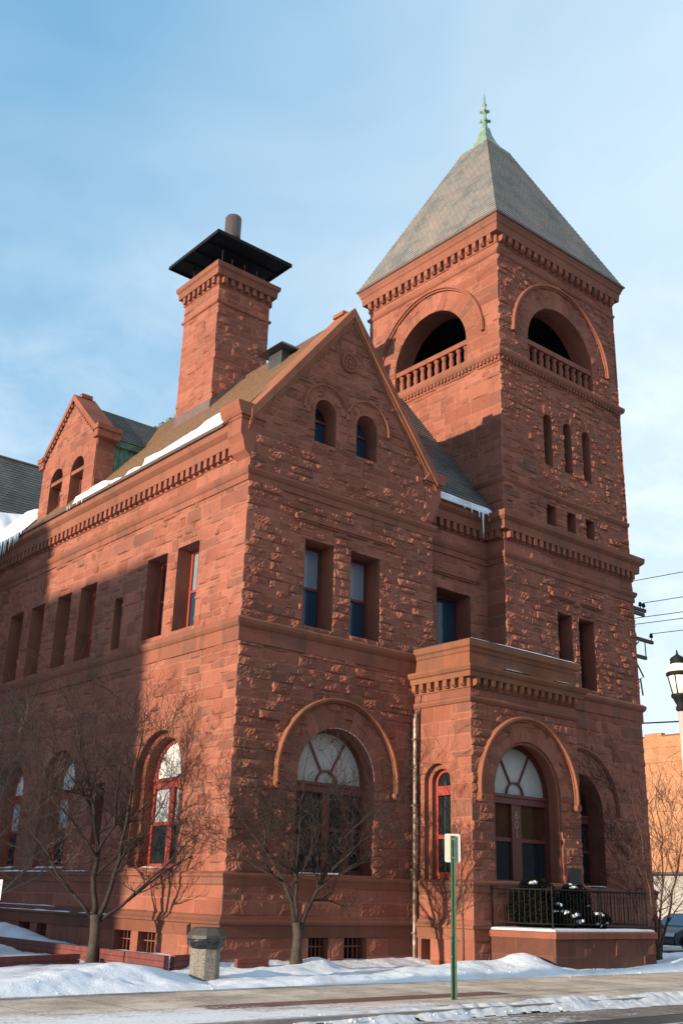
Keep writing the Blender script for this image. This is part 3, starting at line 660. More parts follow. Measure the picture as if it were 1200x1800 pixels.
def arched(F, c, s_, r, sill, dep, tz, fm, fan, panes, up, lo, mull=.12, split=.52, rays=0, fw=.1):
    """arched window: fanlight over a transom, two sashes below"""
    mb = MB(); h0, h1 = -dep-.1, -dep
    F.arc(mb, c, s_, r-fw, r+.03, h0, h1)
    F.box(mb, c-r-.03, c-r+fw, sill, s_, h0, h1); F.box(mb, c+r-fw, c+r+.03, sill, s_, h0, h1)
    F.box(mb, c-r+fw, c+r-fw, tz-.13, tz+.13, h0, h1+.05); F.box(mb, c-r+fw, c+r-fw, tz+.05, tz+.13, h1+.05, h1+.09)
    F.box(mb, c-r+fw, c+r-fw, sill, sill+.12, h0, h1); F.box(mb, c-mull, c+mull, sill+.12, tz-.13, h0, h1+.01)
    zm = sill+(tz-sill)*split
    for a, b in ((c-r+fw, c-mull), (c+mull, c+r-fw)): F.box(mb, a, b, zm-.05, zm+.05, h0, h1-.02)
    wdw = part(mb, 'window', fm)
    p = MB(); pol = [(c-r+fw, tz+.13)]+[(c+r-fw, tz+.13)] + disc(c, s_, r-fw)
    F.prism(p, pol, h0+.015, h0+.035); part(p, 'fanlight', fan, wdw)
    if rays:
        p = MB(); zb = tz+.13
        F.arc(p, c, zb, r*.23, r*.23+.045, h0+.04, h1, 0, math.pi, 20)
        for t in (math.pi/3, 2*math.pi/3):
            d = (math.cos(t), math.sin(t)); nn = (-d[1]*.022, d[0]*.022); r1, r2 = r*.23+.04, math.hypot(r-fw, 0)*1.0+.02
            F.prism(p, [(c+d[0]*r1-nn[0], zb+d[1]*r1-nn[1]), (c+d[0]*r2-nn[0], zb+d[1]*r2-nn[1]), (c+d[0]*r2+nn[0], zb+d[1]*r2+nn[1]), (c+d[0]*r1+nn[0], zb+d[1]*r1+nn[1])][::-1], h0+.04, h1-.01)
        part(p, 'fanlight_bars', fm, wdw)
    for a, b in ((c-r+fw, c-mull), (c+mull, c+r-fw)):
        for za, zb2, m_ in ((sill+.12, zm-.05, lo), (zm+.05, tz-.13, up)):
            p = MB(); F.box(p, a, b, za, zb2, h0+.015, h0+.03); part(p, 'pane', m_, wdw)
    return wdw
arched(FRONT, *AR, .52, .42, 2.7, WOOD, GREYG, 2, GLASS, GLASS, rays=1)
for c, s_, r in LA:
    arched(LEFT, c, s_, r-.17, .57, .5, 2.78, REDWOOD, WHITEG, 2, LACE, GLASS)
# basement grilles
for F, hs in ((LEFT, base_left), (FRONT, base_front)):
    for h in hs:
        mb = MB(); F.box(mb, h[0], h[1], h[2], h[3], -.42, -.40)
        wd_ = part(mb, 'basement_window', GLASS)
        mb = MB()
        for k in range(1, 5): u = h[0]+(h[1]-h[0])*k/5; F.box(mb, u-.015, u+.015, h[2], h[3], -.12, -.09)
        for z in (-1.2, -1.5): F.box(mb, h[0], h[1], z-.015, z+.015, -.122, -.092)
        part(mb, 'grille', plain('rusty_red_iron', (.16, .05, .03), .7), wd_)

# --- roofs
mb = MB()
mb.slate((-.44, 16.4, 12.30), (-.44, .55, 12.30), (3.5, .55, 17.0), (3.5, 16.4, 17.0)); part(mb, 'roof', SLATEM)
mb = MB()
mb.slate((7.44, .55, 12.30), (7.44, 14.0, 12.30), (3.5, 14.0, 17.0), (3.5, .55, 17.0))
mb.slate((6.9, .44, 12.30), (10.55, .44, 12.30), (10.55, 5.3, 18.6), (7.5, 5.3, 18.6))
mb.slate((6.9, 9.5, 13.2), (6.9, .44, 12.30), (7.5, 5.3, 18.6), (7.5, 5.4, 18.6))
part(mb, 'roof', SLATED)
mb = MB(); mb.tube([(3.5, .7, 17.02), (3.5, 5.6, 17.02)], .07, 6); mb.tube([(3.5, 8.2, 17.02), (3.5, 16, 17.02)], .07, 6); part(mb, 'ridge_roll', LEADM)
mb = MB()
for k in range(7):
    y = 9.0+k*.55; mb.box(3.45, 3.55, y, y+.28, 17.03, 17.17)
part(mb, 'ridge_cresting', CHEEK)
mb = MB(); mb.box(2.7, 3.2, 2.5, 3.2, 15.8, 16.6); mb.add([(2.42, 2.2, 16.6), (3.42, 2.2, 16.6), (3.42, 3.5, 16.6), (2.42, 3.5, 16.6), (2.62, 2.4, 16.8), (3.22, 2.4, 16.8), (3.22, 3.3, 16.8), (2.62, 3.3, 16.8)],
    [(3, 2, 1, 0), (0, 1, 5, 4), (1, 2, 6, 5), (2, 3, 7, 6), (3, 0, 4, 7), (4, 5, 6, 7)]); part(mb, 'roof_vent', plain('weathered_grey_metal', (.045, .048, .052), .5, metal=.3, noise=.3))

# --- chimney
cx0, cx1, cy0, cy1 = 2.28, 4.52, 5.94, 8.18
CL = Face((cx0, 0), (0, 1), (-1, 0)); CF = Face((0, cy0), (1, 0), (0, -1)); CR = Face((cx1, 0), (0, 1), (1, 0)); CB = Face((0, cy1), (1, 0), (0, 1))
mb = MB()
for F, a, b in ((CL, cy0, cy1), (CF, cx0, cx1)): F.rock(mb, a, b, 14.6, 20.5, hm=(.02, .042), ch=(.22, .34), bw=(.35, .75), split=.1)
for F, a, b in ((CR, cy0, cy1), (CB, cx0, cx1)): F.rock(mb, a, b, 14.6, 20.5, res=.15)
ch = part(mb, 'chimney', STONE)
CP = [(cx0, cy1), (cx0, cy0), (cx1, cy0), (cx1, cy1)]
mb = MB(); mb.course(CP, [(0, 19.66), (.07, 19.7), (.07, 19.78), (0, 19.84)], closed=True); mb.dentils(CP + [CP[0]], .03, .17, 20.48, 20.72, .15, .15)
mb.course(CP, [(0, 20.42), (.05, 20.45), (.05, 20.72), (.19, 20.74), (.21, 20.98), (.27, 21.04), (.29, 21.2), (-.3, 21.3)], closed=True)
part(mb, 'chimney_cornice', TRIM, ch)
mb = MB(); mb.box(cx0+.2, cx1-.2, cy0+.2, cy1-.2, 21.2, 21.55); mx, my = 3.4, 7.06
mb.box(mx-1.66, mx+1.66, my-1.66, my+1.66, 22.17, 22.23)
for sx in (-1, 1):
    for sy in (-1, 1): mb.tube([(mx+sx*.95, my+sy*.95, 21.25), (mx+sx*.95, my+sy*.95, 22.17)], .035, 6)
for t in (-1.63, 1.63):
    mb.box(mx-1.67, mx+1.67, my+t-.03, my+t+.03, 22.1, 22.168); mb.box(mx+t-.03, mx+t+.03, my-1.6, my+1.6, 22.1, 22.168)
for t in (-.8, 0, .8): mb.box(mx-1.6, mx+1.6, my+t-.03, my+t+.03, 22.12, 22.168)
for t in (-.55, 0, .55): mb.tube([(mx+t, cy0+.12, 21.2), (mx+t, cy0+.12, 21.75)], .025, 5); mb.tube([(cx0+.12, my+t, 21.2), (cx0+.12, my+t, 21.75)], .025, 5)
part(mb, 'chimney_hood', BLACKM, ch)
mb = MB(); mb.lathe(mx, my, [(.36, 22.23), (.36, 22.27), (.31, 22.36), (.31, 23.4), (.318, 23.41), (.318, 23.45), (.31, 23.46), (.31, 24.3), (.28, 24.36), (.2, 24.37)], 24); part(mb, 'flue', FLUE, ch, True)
mb = MB()
rz = lambda x: 12.30+1.193*(x+.44)
mb.quad((cx0-.04, cy0-.04, rz(cx0)-.1), (cx0-.04, cy1, rz(cx0)-.1), (cx0-.04, cy1, rz(cx0)+.32), (cx0-.04, cy0-.04, rz(cx0)+.32))
mb.quad((cx0-.04, cy0-.04, rz(cx0)-.1), (3.55, cy0-.04, rz(3.5)-.1), (3.55, cy0-.04, rz(3.5)+.22), (cx0-.04, cy0-.04, rz(cx0)+.22)); part(mb, 'flashing', LEADM, ch)

# --- dormer on the left slope
D0, D1, DC = 9.45, 13.65, 11.55
dw = [(12.36, 14.02, .5), (10.72, 14.02, .5)]
dk = lambda u, z: z < 17.0 - .92*np.abs(u-DC) - .12
DF = Face((-.02, 0), (0, 1), (-1, 0)); mb = MB()
DF.rock(mb, D0, D1, 12.25, 17.0, holes=[(c-r, c+r, 12.4, s_) for c, s_, r in dw], discs=[(c, s_, r+.1) for c, s_, r in dw], keep=dk, hm=(.012, .035))
for c, s_, r in dw: DF.ring(mb, c, s_, r, r+.4, 9, off=.01, hm=(.012, .03))
Face((0, D0), (1, 0), (0, -1)).rock(mb, 0, .7, 12.25, 15.1, hm=(.01, .025), split=0, bw=(.7, .7), ch=(.5, .6)); Face((0, D1), (1, 0), (0, 1)).rock(mb, 0, .7, 12.25, 15.1, res=.15)
dm = part(mb, 'dormer', STONE)
mb = MB()
for c, s_, r in dw: mb = MB(); DF.reveal(mb, c-r, c+r, 12.4, s_, .45, arch=(c, s_, r)); DF.box(mb, c-r, c+r, 13.92, 14.06, -.4, -.02); part(mb, 'dormer_reveal', TRIM, dm)
for c, s_, r in dw:
    mb = MB(); DF.box(mb, c-r, c+r, 12.4, 13.92, -.47, -.45); DF.prism(mb, disc(c, s_+.0, r), -.47, -.45); wd_ = part(mb, 'dormer_window', GLASS, dm)
    mb = MB(); DF.box(mb, c-r, c-r+.08, 12.4, 13.92, -.45, -.38); DF.box(mb, c+r-.08, c+r, 12.4, 13.92, -.45, -.38); part(mb, 'dormer_frame', WOOD, dm)
mb = MB()
for sg in (-1, 1):
    a = 2.3; pts = [(DC, 17.25), (DC+sg*a, 17.25-.92*a), (DC+sg*a, 17.25-.92*a-.25), (DC, 17.0)]
    DF.prism(mb, pts if sg < 0 else pts[::-1], -.75, .12)
    for k in range(15):
        u = DC+sg*(.12+k*.145); DF.box(mb, u-.04, u+.04, 16.86-.92*abs(u-DC), 16.995-.92*abs(u-DC), 0, .08)
    u = DC+sg*2.1; q = sorted((u-sg*.12, u+sg*.24)); DF.box(mb, q[0], q[1], 14.86, 15.12, -.78, .1); q = sorted((u-sg*.12, u+sg*.3)); DF.box(mb, q[0], q[1], 15.123, 15.3, -.8, .16)
DF.prism(mb, [(DC-.12, 17.2), (DC+.12, 17.2), (DC+.1, 17.36), (DC-.1, 17.36)][::-1], -.6, -.15)
part(mb, 'dormer_coping', TRIM, dm)
mb = MB(); zt = 17.0
mb.slate((.7, D0-.12, 14.95), (3.5, D0-.12, 14.95), (3.5, DC, 17.0), (.7, DC, 17.0)); mb.slate((3.5, D1+.12, 14.95), (.7, D1+.12, 14.95), (.7, DC, 17.0), (3.5, DC, 17.0)); part(mb, 'dormer_roof', SLATED, dm)
mb = MB(); 
for y in (D0+.03, D1-.03):
    mb.add([(.7, y, 12.3), (2.4, y, 15.0), (.7, y, 15.0)], [(0, 1, 2) if y < 11 else (2, 1, 0)])
    n = 8
    for k in range(n):
        x = .75+k*1.55/n; mb.box(x, x+.04, y-.03, y+.03, rz(x)-.1, 14.95)
mb.box(.7, 2.4, D0-.1, D0+.06, 14.72, 14.94); part(mb, 'dormer_cheek', CHEEK, dm)

# --- projecting wing at the far end
WF = Face((0, 16.35), (1, 0), (0, -1)); mb = MB()
WF.rock(mb, -9, 0, -1.8, 11.9, res=.14, hm=(.02, .05)); part(mb, 'wing_wall', STONE)
mb = MB(); mb.course([(-9, 16.35), (.02, 16.35)], [(0, 6.1), (.05, 6.11), (.05, 6.47), (.14, 6.58), (.12, 6.71), (0, 6.77)]); mb.course([(-9, 16.35), (.02, 16.35)], [(0, 11.4), (.2, 11.66), (.23, 11.95), (.36, 12.06), (.38, 12.22), (0, 12.3)]); part(mb, 'wing_cornice', TRIM)
mb = MB(); mb.slate((-9.3, 15.95, 12.25), (3.5, 15.95, 12.25), (4.5, 20.4, 17.7), (-9.3, 20.4, 17.7)); mb.slate((4.5, 24.8, 12.25), (-9.3, 24.8, 12.25), (-9.3, 20.4, 17.7), (4.5, 20.4, 17.7)); part(mb, 'wing_roof', SLATED)
mb = MB(); mb.tube([(-9.3, 20.4, 17.72), (4.5, 20.4, 17.72)], .08, 6); part(mb, 'ridge_roll', LEADM)

# ------------------------------------------------------------------ tower
mb = MB()
tw = [(13.08, 13.85, 6.88, 9.33), (14.22, 15.1, 6.88, 9.33)]; TA = (13.85, 2.85, 1.15)
TLF.rock(mb, 10.45, 17.71, -1.95, -.98, off=.11, hm=(.01, .03), ch=(.45, .52), res=.08); TLF.rock(mb, 10.45, 17.65, -.5, .22, off=.05, hm=(.01, .03), res=.08)
TLF.rock(mb, 10.45, 17.6, Z_W, 6.14, holes=[(TA[0]-TA[2], TA[0]+TA[2], .5, TA[1])], discs=[(TA[0], TA[1], TA[2]+.3)], hm=(.02, .06), ch=(.4, .6), bw=(.6, 1.2))
TLF.rock(mb, 10.45, 17.6, 6.72, 10.55, holes=tw, hm=(.046, .068), res=.042, ch=(.21, .29), bw=(.32, .85), split=.1); TLF.rock(mb, 10.45, 17.6, 10.95, 11.42, hm=(.02, .05))
TLL.rock(mb, .05, .85, .5, 11.42, hm=(.01, .03), bw=(.8, .8), split=0)
BA = (14.08, 19.6, 1.93); BL = (3.63, 19.6, 1.93)
slits = [(13.08, 16.58, .23), (14.22, 16.58, .23), (15.34, 16.58, .23)]; sq = [(12.84, 13.34, 12.42, 13.24), (13.96, 14.46, 12.42, 13.24), (15.06, 15.56, 12.42, 13.24)]
TUF.rock(mb, 10.55, 17.6, 12.3, 13.5, holes=sq, hm=(.025, .08), res=.042, ch=(.21, .29), bw=(.32, .85), split=.1)
TUF.rock(mb, 10.55, 17.6, 13.72, 18.16, holes=[(c-r, c+r, 14.8, s_) for c, s_, r in slits], discs=[(c, s_, r+.1) for c, s_, r in slits], hm=(.046, .068), res=.042, ch=(.21, .29), bw=(.32, .85), split=.1)
TUF.rock(mb, 10.55, 17.6, 18.58, 22.62, holes=[(BA[0]-BA[2], BA[0]+BA[2], 18.6, BA[1])], discs=[(BA[0], BA[1], BA[2]+.4)], hm=(.046, .066), res=.042, ch=(.21, .29), bw=(.32, .85), split=.1); TUF.rock(mb, 10.55, 17.6, 22.84, 23.12, hm=(.02, .05), ch=(.28, .28), bw=(.6, 1.1))
TUL.rock(mb, .12, 7.15, 12.3, 13.5, hm=(.015, .04)); TUL.rock(mb, .12, 7.15, 13.72, 18.16, hm=(.02, .05), ch=(.38, .6), bw=(.6, 1.2))
TUL.rock(mb, .12, 7.15, 18.58, 22.62, holes=[(BL[0]-BL[2], BL[0]+BL[2], 18.6, BL[1])], discs=[(BL[0], BL[1], BL[2]+.4)], hm=(.015, .045)); TUL.rock(mb, .12, 7.15, 22.84, 23.12, hm=(.015, .035), ch=(.28, .28), bw=(.6, 1.1))
TR.rock(mb, .05, 7.15, -1.9, 23.1, res=.2, hm=(.046, .066)); TB.rock(mb, 10.55, 17.6, 12, 23.1, res=.3)
for F, (c, s_, r) in ((TUF, BA), (TUL, BL)): F.ring(mb, c, s_, r, r+.78, 19, off=.012, hm=(.02, .055))
for c, s_, r in slits: TUF.ring(mb, c, s_, r, r+.45, 5, off=.01, hm=(.046, .066))
TLF.ring(mb, *TA, TA[2]+.72, 13, off=.012, hm=(.01, .03))
tower = part(mb, 'tower', STONE)
PT = [(10.55, 7.15), (10.55, .12), (17.6, .12), (17.6, 7.15)]
mb = MB()
mb.course(PT, [(0, 13.46), (.05, 13.52), (.09, 13.6), (.09, 13.68), (0, 13.76)], closed=True); part(mb, 'string_course', TRIM, tower); mb = MB()
mb.course(PT, [(0, 18.1), (.05, 18.13), (.06, 18.28), (.15, 18.34), (.19, 18.44), (.19, 18.54), (0, 18.62)], closed=True)
mb.dentils(PT + [PT[0]], .04, .13, 18.2, 18.32, .09, .09); part(mb, 'string_course', TRIM, tower); mb = MB()
mb.course(PT, [(0, 22.6), (.06, 22.65), (.09, 22.72), (.09, 22.78), (0, 22.86)], closed=True)
part(mb, 'string_course', TRIM, tower)
mb = MB(); mb.course(PT, [(0, 23.06), (.04, 23.08), (.04, 23.42), (.24, 23.44), (.27, 23.76), (.31, 23.8), (.33, 23.9), (.38, 24.0), (.38, 24.05), (-.3, 24.08)], closed=True)
part(mb, 'tower_cornice', TRIM, tower)
mb = MB(); mb.dentils(PT + [PT[0]], .03, .23, 23.14, 23.43, .19, .19, round_=True); part(mb, 'dentil_course', TRIM, tower)
for F, (c, s_, r) in ((TUF, BA), (TUL, BL)):
    mb = MB(); F.hood(mb, c, s_, r+.88, wd=.16, pr=.17, a0=0, a1=math.pi, curl=False); part(mb, 'hood_mould', TRIM, tower)
    reveal_part(F, c-r, c+r, 18.6, s_, .85, name='opening_reveal', parent=tower, arch=(c, s_, r))
mb = MB(); TLF.hood(mb, TA[0], TA[1], TA[2]+.82, curl=False); part(mb, 'hood_mould', TRIM, tower)
label_mould(TLF, 12.8, 15.42, tower)
for h in sq: reveal_part(TUF, *h, .5, parent=tower)
for c, s_, r in slits: reveal_part(TUF, c-r, c+r, 14.8, s_, .5, parent=tower, arch=(c, s_, r))
for h in tw: reveal_part(TLF, *h, .5, parent=tower)
reveal_part(TLF, TA[0]-TA[2], TA[0]+TA[2], .5, TA[1], .6, parent=tower, arch=TA)
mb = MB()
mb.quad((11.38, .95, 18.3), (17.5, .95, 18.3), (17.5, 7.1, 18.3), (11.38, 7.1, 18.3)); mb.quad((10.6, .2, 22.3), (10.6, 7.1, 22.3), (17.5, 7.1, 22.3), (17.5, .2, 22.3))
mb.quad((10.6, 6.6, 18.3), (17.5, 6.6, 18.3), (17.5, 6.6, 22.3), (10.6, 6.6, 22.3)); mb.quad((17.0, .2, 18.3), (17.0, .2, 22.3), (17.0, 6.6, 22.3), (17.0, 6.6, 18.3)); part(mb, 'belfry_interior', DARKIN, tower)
for h in sq: mb = MB(); TUF.box(mb, *h, -.5, -.48); part(mb, 'window', GLASS, tower)
for c, s_, r in slits:
    mb = MB(); TUF.box(mb, c-r, c+r, 14.8, s_+r, -.48, -.46); part(mb, 'window', GLASS, tower)
for h in tw: sash(TLF, *h, .45)
arched(TLF, *TA, .5, .55, 2.6, WOOD, GLASS, 2, GLASS, GLASS)
# balustrades
for F, (c, s_, r), k in ((TUF, BA, 10), (TUL, BL, 10)):
    mb = MB(); F.box(mb, c-r-.02, c+r+.02, 19.46, 19.66, -.36, -.04); F.box(mb, c-r-.02, c+r+.02, 18.6, 18.76, -.38, -.02); bal = part(mb, 'balustrade', TRIM)
    for i in range(k):
        u = c-r+(i+.5)*2*r/k; x, y, _ = F.pt(u, 0, -.2); mb = MB()
        mb.lathe(x, y, [(.12, 18.76), (.12, 18.84), (.075, 18.87), (.105, 19.0), (.1, 19.15), (.075, 19.32), (.11, 19.36), (.12, 19.46)], 12, C=(rnd.uniform(.3, .7), 1, .5)); part(mb, 'baluster', TRIM, bal, True)
# pyramid roof and copper finial
e0, e1, f0, f1 = 10.13, 18.02, -.30, 7.57; mxx, myy = (e0+e1)/2, (f0+f1)/2; zE, zC, rc = 24.09, 31.1, .74
mb = MB(); bq = [(e0, f1), (e0, f0), (e1, f0), (e1, f1)]; tq = [(mxx-rc, myy+rc), (mxx-rc, myy-rc), (mxx+rc, myy-rc), (mxx+rc, myy+rc)]
for i in range(4):
    a, b, c, d = bq[i], bq[(i+1) % 4], tq[(i+1) % 4], tq[i]
    mb.slate((*a, zE), (*b, zE), (*c, zC), (*d, zC), row=.19, lift=.02)
part(mb, 'tower_roof', SLATE, tower)
mb = MB(); mb.course([(e0, f1), (e0, f0), (e1, f0), (e1, f1)], [(-.3, zE-.03), (.0, zE-.03), (.03, zE+.0), (.03, zE+.06), (-.02, zE+.07)], closed=True); part(mb, 'eave_gutter', LEADM, tower)
mb = MB(); lv = [(rc+.05, zC-.12), (rc+.03, zC+.0), (.52, zC+.28), (.34, zC+.62), (.22, zC+1.0), (.14, zC+1.4)]
V = []; Fq = []
for r, z in lv: V += [(mxx-r, myy-r, z), (mxx+r, myy-r, z), (mxx+r, myy+r, z), (mxx-r, myy+r, z)]
for i in range(len(lv)-1):
    for k in range(4): Fq.append((i*4+k, i*4+(k+1) % 4, (i+1)*4+(k+1) % 4, (i+1)*4+k))
mb.add(V, Fq)
mb.lathe(mxx, myy, [(.13, 32.4), (.10, 32.75), (.13, 32.82), (.17, 32.9), (.13, 32.98), (.08, 33.05), (.08, 33.3), (.12, 33.36), (.14, 33.44), (.08, 33.52), (.06, 33.6), (.075, 33.75), (.11, 33.8), (.05, 33.88), (.03, 34.3), (.01, 34.45)], 12)
for k in range(4):
    for zz, rr in ((32.9, .20), (33.44, .16)):
        t = k*math.pi/2+.78; mb.lathe(mxx+rr*math.cos(t), myy+rr*math.sin(t), [(.02, zz-.1), (.07, zz-.03), (.07, zz+.04), (.02, zz+.1)], 8)
part(mb, 'finial', COPPER, tower)

# ------------------------------------------------------------------ entrance porch
PA = (8.55, 2.83, 1.43); PN = (-.93, 3.03, .50)
PP = [(6.25, 0), (6.25, -2.2), (10.85, -2.2), (10.85, .1)]
mb = MB()
PF.rock(mb, 6.14, 10.96, -1.95, -.98, off=.11, hm=(.01, .03)); PF.rock(mb, 6.2, 10.9, -.5, .22, off=.05, hm=(.01, .03))
PF.rock(mb, 6.25, 10.85, Z_W, 5.12, holes=[(PA[0]-PA[2], PA[0]+PA[2], .42, PA[1])], discs=[(PA[0], PA[1], PA[2]+.3)], hm=(.046, .066), res=.042, ch=(.21, .29), bw=(.32, .85), split=.1); PF.rock(mb, 6.25, 10.85, 5.28, 5.52, hm=(.02, .04), ch=(.24, .24))
PL.rock(mb, -2.31, 0, -1.95, -.98, off=.11, holes=[(-.75, -.4, -1.72, -1.0)], hm=(.005, .02), split=0); PL.rock(mb, -2.25, 0, -.5, .22, off=.05, hm=(.005, .02))
PL.rock(mb, -2.2, 0, Z_W, 5.12, holes=[(PN[0]-PN[2], PN[0]+PN[2], .5, PN[1])], discs=[(PN[0], PN[1], PN[2]+.2)], hm=(.008, .03)); PL.rock(mb, -2.2, 0, 5.28, 5.52, hm=(.01, .02), ch=(.24, .24))
PR.rock(mb, -2.2, .05, -1.9, 5.5, res=.1)
PF.ring(mb, *PA, PA[2]+.56, 15, off=.012, hm=(.015, .04)); PL.ring(mb, *PN, PN[2]+.4, 9, off=.008, hm=(.008, .02))
porch = part(mb, 'porch', STONE)
mb = MB()
mb.course(PP, [(.05, .16), (.09, .2), (.1, .34), (.14, .38), (.14, .43), (0, .5)]); part(mb, 'water_table', TRIM, porch); mb = MB(); mb.course(PP, [(.05, -.48), (.1, -.52), (.13, -.58), (.2, -.64), (.2, -.69), (.15, -.71), (.15, -.98), (.1, -.99)]); part(mb, 'plinth', TRIM, porch); mb = MB()
mb.course(PP, [(0, 5.1), (.05, 5.13), (.09, 5.2), (.09, 5.25), (0, 5.31)]); part(mb, 'string_course', TRIM, porch); mb = MB()
mb.course(PP, [(0, 5.5), (.04, 5.51), (.04, 5.76), (.2, 5.78), (.22, 5.92), (.27, 5.95), (.32, 6.04), (.32, 6.09), (0.02, 6.16)]); part(mb, 'porch_cornice', TAN, porch); mb = MB()
mb.course(PP, [(.02, 6.15), (.02, 6.5), (.05, 6.53), (.07, 6.62), (.12, 6.67), (.13, 6.8), (.13, 6.84), (-.35, 6.87), (-.35, 6.3)])
part(mb, 'parapet', TAN, porch)
mb = MB(); mb.dentils(PP, .03, .19, 5.55, 5.775, .15, .15, round_=True); part(mb, 'dentil_course', TAN, porch)
mb = MB(); mb.quad((6.3, -2.1, 6.35), (10.8, -2.1, 6.35), (10.8, .8, 6.35), (6.3, .8, 6.35)); part(mb, 'porch_roof', LEADM, porch)
mb = MB(); PF.hood(mb, PA[0], PA[1], PA[2]+.62, wd=.14, pr=.17, a0=-.1, a1=math.pi+.1); part(mb, 'hood_mould', TAN, porch)
def mould(m_):
    PF.arc(m_, PA[0], PA[1], PA[2]-.09, PA[2]+.02, -.14, -.04); PF.box(m_, PA[0]-PA[2]-.02, PA[0]-PA[2]+.09, .42, PA[1], -.14, -.04); PF.box(m_, PA[0]+PA[2]-.09, PA[0]+PA[2]+.02, .42, PA[1], -.14, -.04)
reveal_part(PF, PA[0]-PA[2], PA[0]+PA[2], .42, PA[1], .5, parent=porch, arch=PA, inner=mould)
c, s_, r = PN
def order(m_): PL.arc(m_, c, s_, r-.13, r+.02, -.4, -.16); PL.box(m_, c-r-.02, c-r+.13, .5, s_, -.4, -.16); PL.box(m_, c+r-.13, c+r+.02, .5, s_, -.4, -.16)
reveal_part(PL, c-r, c+r, .5, s_, .16, parent=porch, arch=PN, inner=order)
reveal_part(PL, -.75, -.4, -1.72, -1.0, .3, name='vent_opening', parent=porch, h=.11, inner=lambda m_: PL.box(m_, -.75, -.4, -1.72, -1.0, -.33, -.3))
mb = MB(); PF.box(mb, PA[0]-PA[2]-.03, PA[0]+PA[2]+.03, .3, .415, -.5, .13); part(mb, 'window_sill', TRIM, porch)
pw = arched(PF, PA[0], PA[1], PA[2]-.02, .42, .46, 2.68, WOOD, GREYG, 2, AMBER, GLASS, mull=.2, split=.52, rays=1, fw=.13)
rr = r-.13; mb = MB(); PL.arc(mb, c, s_, rr-.08, rr+.02, -.42, -.32); PL.box(mb, c-rr-.02, c-rr+.08, .5, s_, -.42, -.32); PL.box(mb, c+rr-.08, c+rr+.02, .5, s_, -.42, -.32)
PL.box(mb, c-rr+.08, c+rr-.08, 2.7, 2.95, -.42, -.28); PL.box(mb, c-rr+.08, c+rr-.08, 1.55, 1.66, -.42, -.33); PL.box(mb, c-rr+.08, c+rr-.08, .5, .68, -.42, -.32)
nw = part(mb, 'window', REDWOOD)
mb = MB(); PL.prism(mb, [(c-rr+.08, 2.95), (c+rr-.08, 2.95)]+disc(c, s_, rr-.08), -.4, -.39); PL.box(mb, c-rr+.08, c+rr-.08, .68, 2.7, -.4, -.39); part(mb, 'pane', GLASS, nw)
mb = MB(); PF.box(mb, 10.12, 10.62, .5, .92, .0, .1); part(mb, 'plaque', plain('dark_slate_plaque', (.012, .014, .015), .5, noise=.3), porch)
# house number on the mullion
def glyph(ch_, size, loc, mat, name, parent):
    cu = bpy.data.curves.new(name, 'FONT'); cu.body = ch_; cu.size = size; cu.extrude = .008; cu.align_x = 'CENTER'
    ob = bpy.data.objects.new(name+'_tmp', cu); sc.collection.objects.link(ob); bpy.context.view_layer.update()
    me = bpy.data.meshes.new_from_object(ob.evaluated_get(bpy.context.evaluated_depsgraph_get())); me.name = name
    bpy.data.objects.remove(ob)
    M = Matrix.Translation(loc) @ Matrix.Rotation(math.pi/2, 4, 'X'); me.transform(M); me.materials.clear(); me.materials.append(mat)
    o = bpy.data.objects.new(name, me); sc.collection.objects.link(o); o.parent = parent; return o
BRASS = plain('tarnished_brass', (.27, .23, .15), .4, metal=.6)
for k, dch in enumerate('601'): glyph(dch, .32, (PA[0], -2.2+.46-.01+.0-.0, 2.16-.26*k), BRASS, 'house_number', pw)
# downspout
mb = MB(); mb.box(6.28, 6.5, -.30, -.10, 5.6, 5.76); mb.tube([(6.42, -.2, 5.65), (6.42, -.2, 5.28)], .06, 8); mb.tube([(6.42, -.2, 5.3), (6.38, -.2, 5.2), (6.12, -.22, 4.92), (6.08, -.22, 4.8)], .06, 8)
mb.tube([(6.08, -.22, 4.82), (6.08, -.22, -1.6)], .06, 8)
for z in (4.2, 2.4, .7, -.9): mb.box(6.0, 6.16, -.29, -.12, z, z+.05)
mb.tube([(6.2, -.3, 5.5), (6.19, -.26, 4.9), (6.19, -.25, 4.0)], .02, 5)
part(mb, 'downspout', PIPE)

# ------------------------------------------------------------------ snow
def chunks(mb, n, xf, yf, zf, lo, hi):
    for _ in range(n):
        x, y = xf(), yf(); r = lo+(hi-lo)*rnd.random()**3; z = zf(x, y); V = []
        ico = [(0, 0, 1), (.89, 0, .45), (.28, .85, .45), (-.72, .53, .45), (-.72, -.53, .45), (.28, -.85, .45), (.72, .53, -.45), (-.28, .85, -.45), (-.89, 0, -.45), (-.28, -.85, -.45), (.72, -.53, -.45), (0, 0, -1)]
        for a, b, c in ico: q = r*rnd.uniform(.65, 1.25); V.append((x+a*q, y+b*q, z+c*q*.7))
        mb.add(V, [(0,1,2),(0,2,3),(0,3,4),(0,4,5),(0,5,1),(1,6,2),(2,7,3),(3,8,4),(4,9,5),(5,10,1),(6,7,2),(7,8,3),(8,9,4),(9,10,5),(10,6,1),(11,7,6),(11,8,7),(11,9,8),(11,10,9),(11,6,10)])
def rough2(x, y, cell=.045):
    u = np.asarray(x, float)/cell; v = np.asarray(y, float)/cell; i = np.floor(u).astype(int); j = np.floor(v).astype(int); f = u-i; g = v-j
    a = NZ[i % 512, j % 512]; b = NZ[(i+1) % 512, j % 512]; c = NZ[i % 512, (j+1) % 512]; d = NZ[(i+1) % 512, (j+1) % 512]
    return (a*(1-f)+b*f)*(1-g) + (c*(1-f)+d*f)*g
def sstep(x): x = np.clip(x, 0, 1); return x*x*(3-2*x)
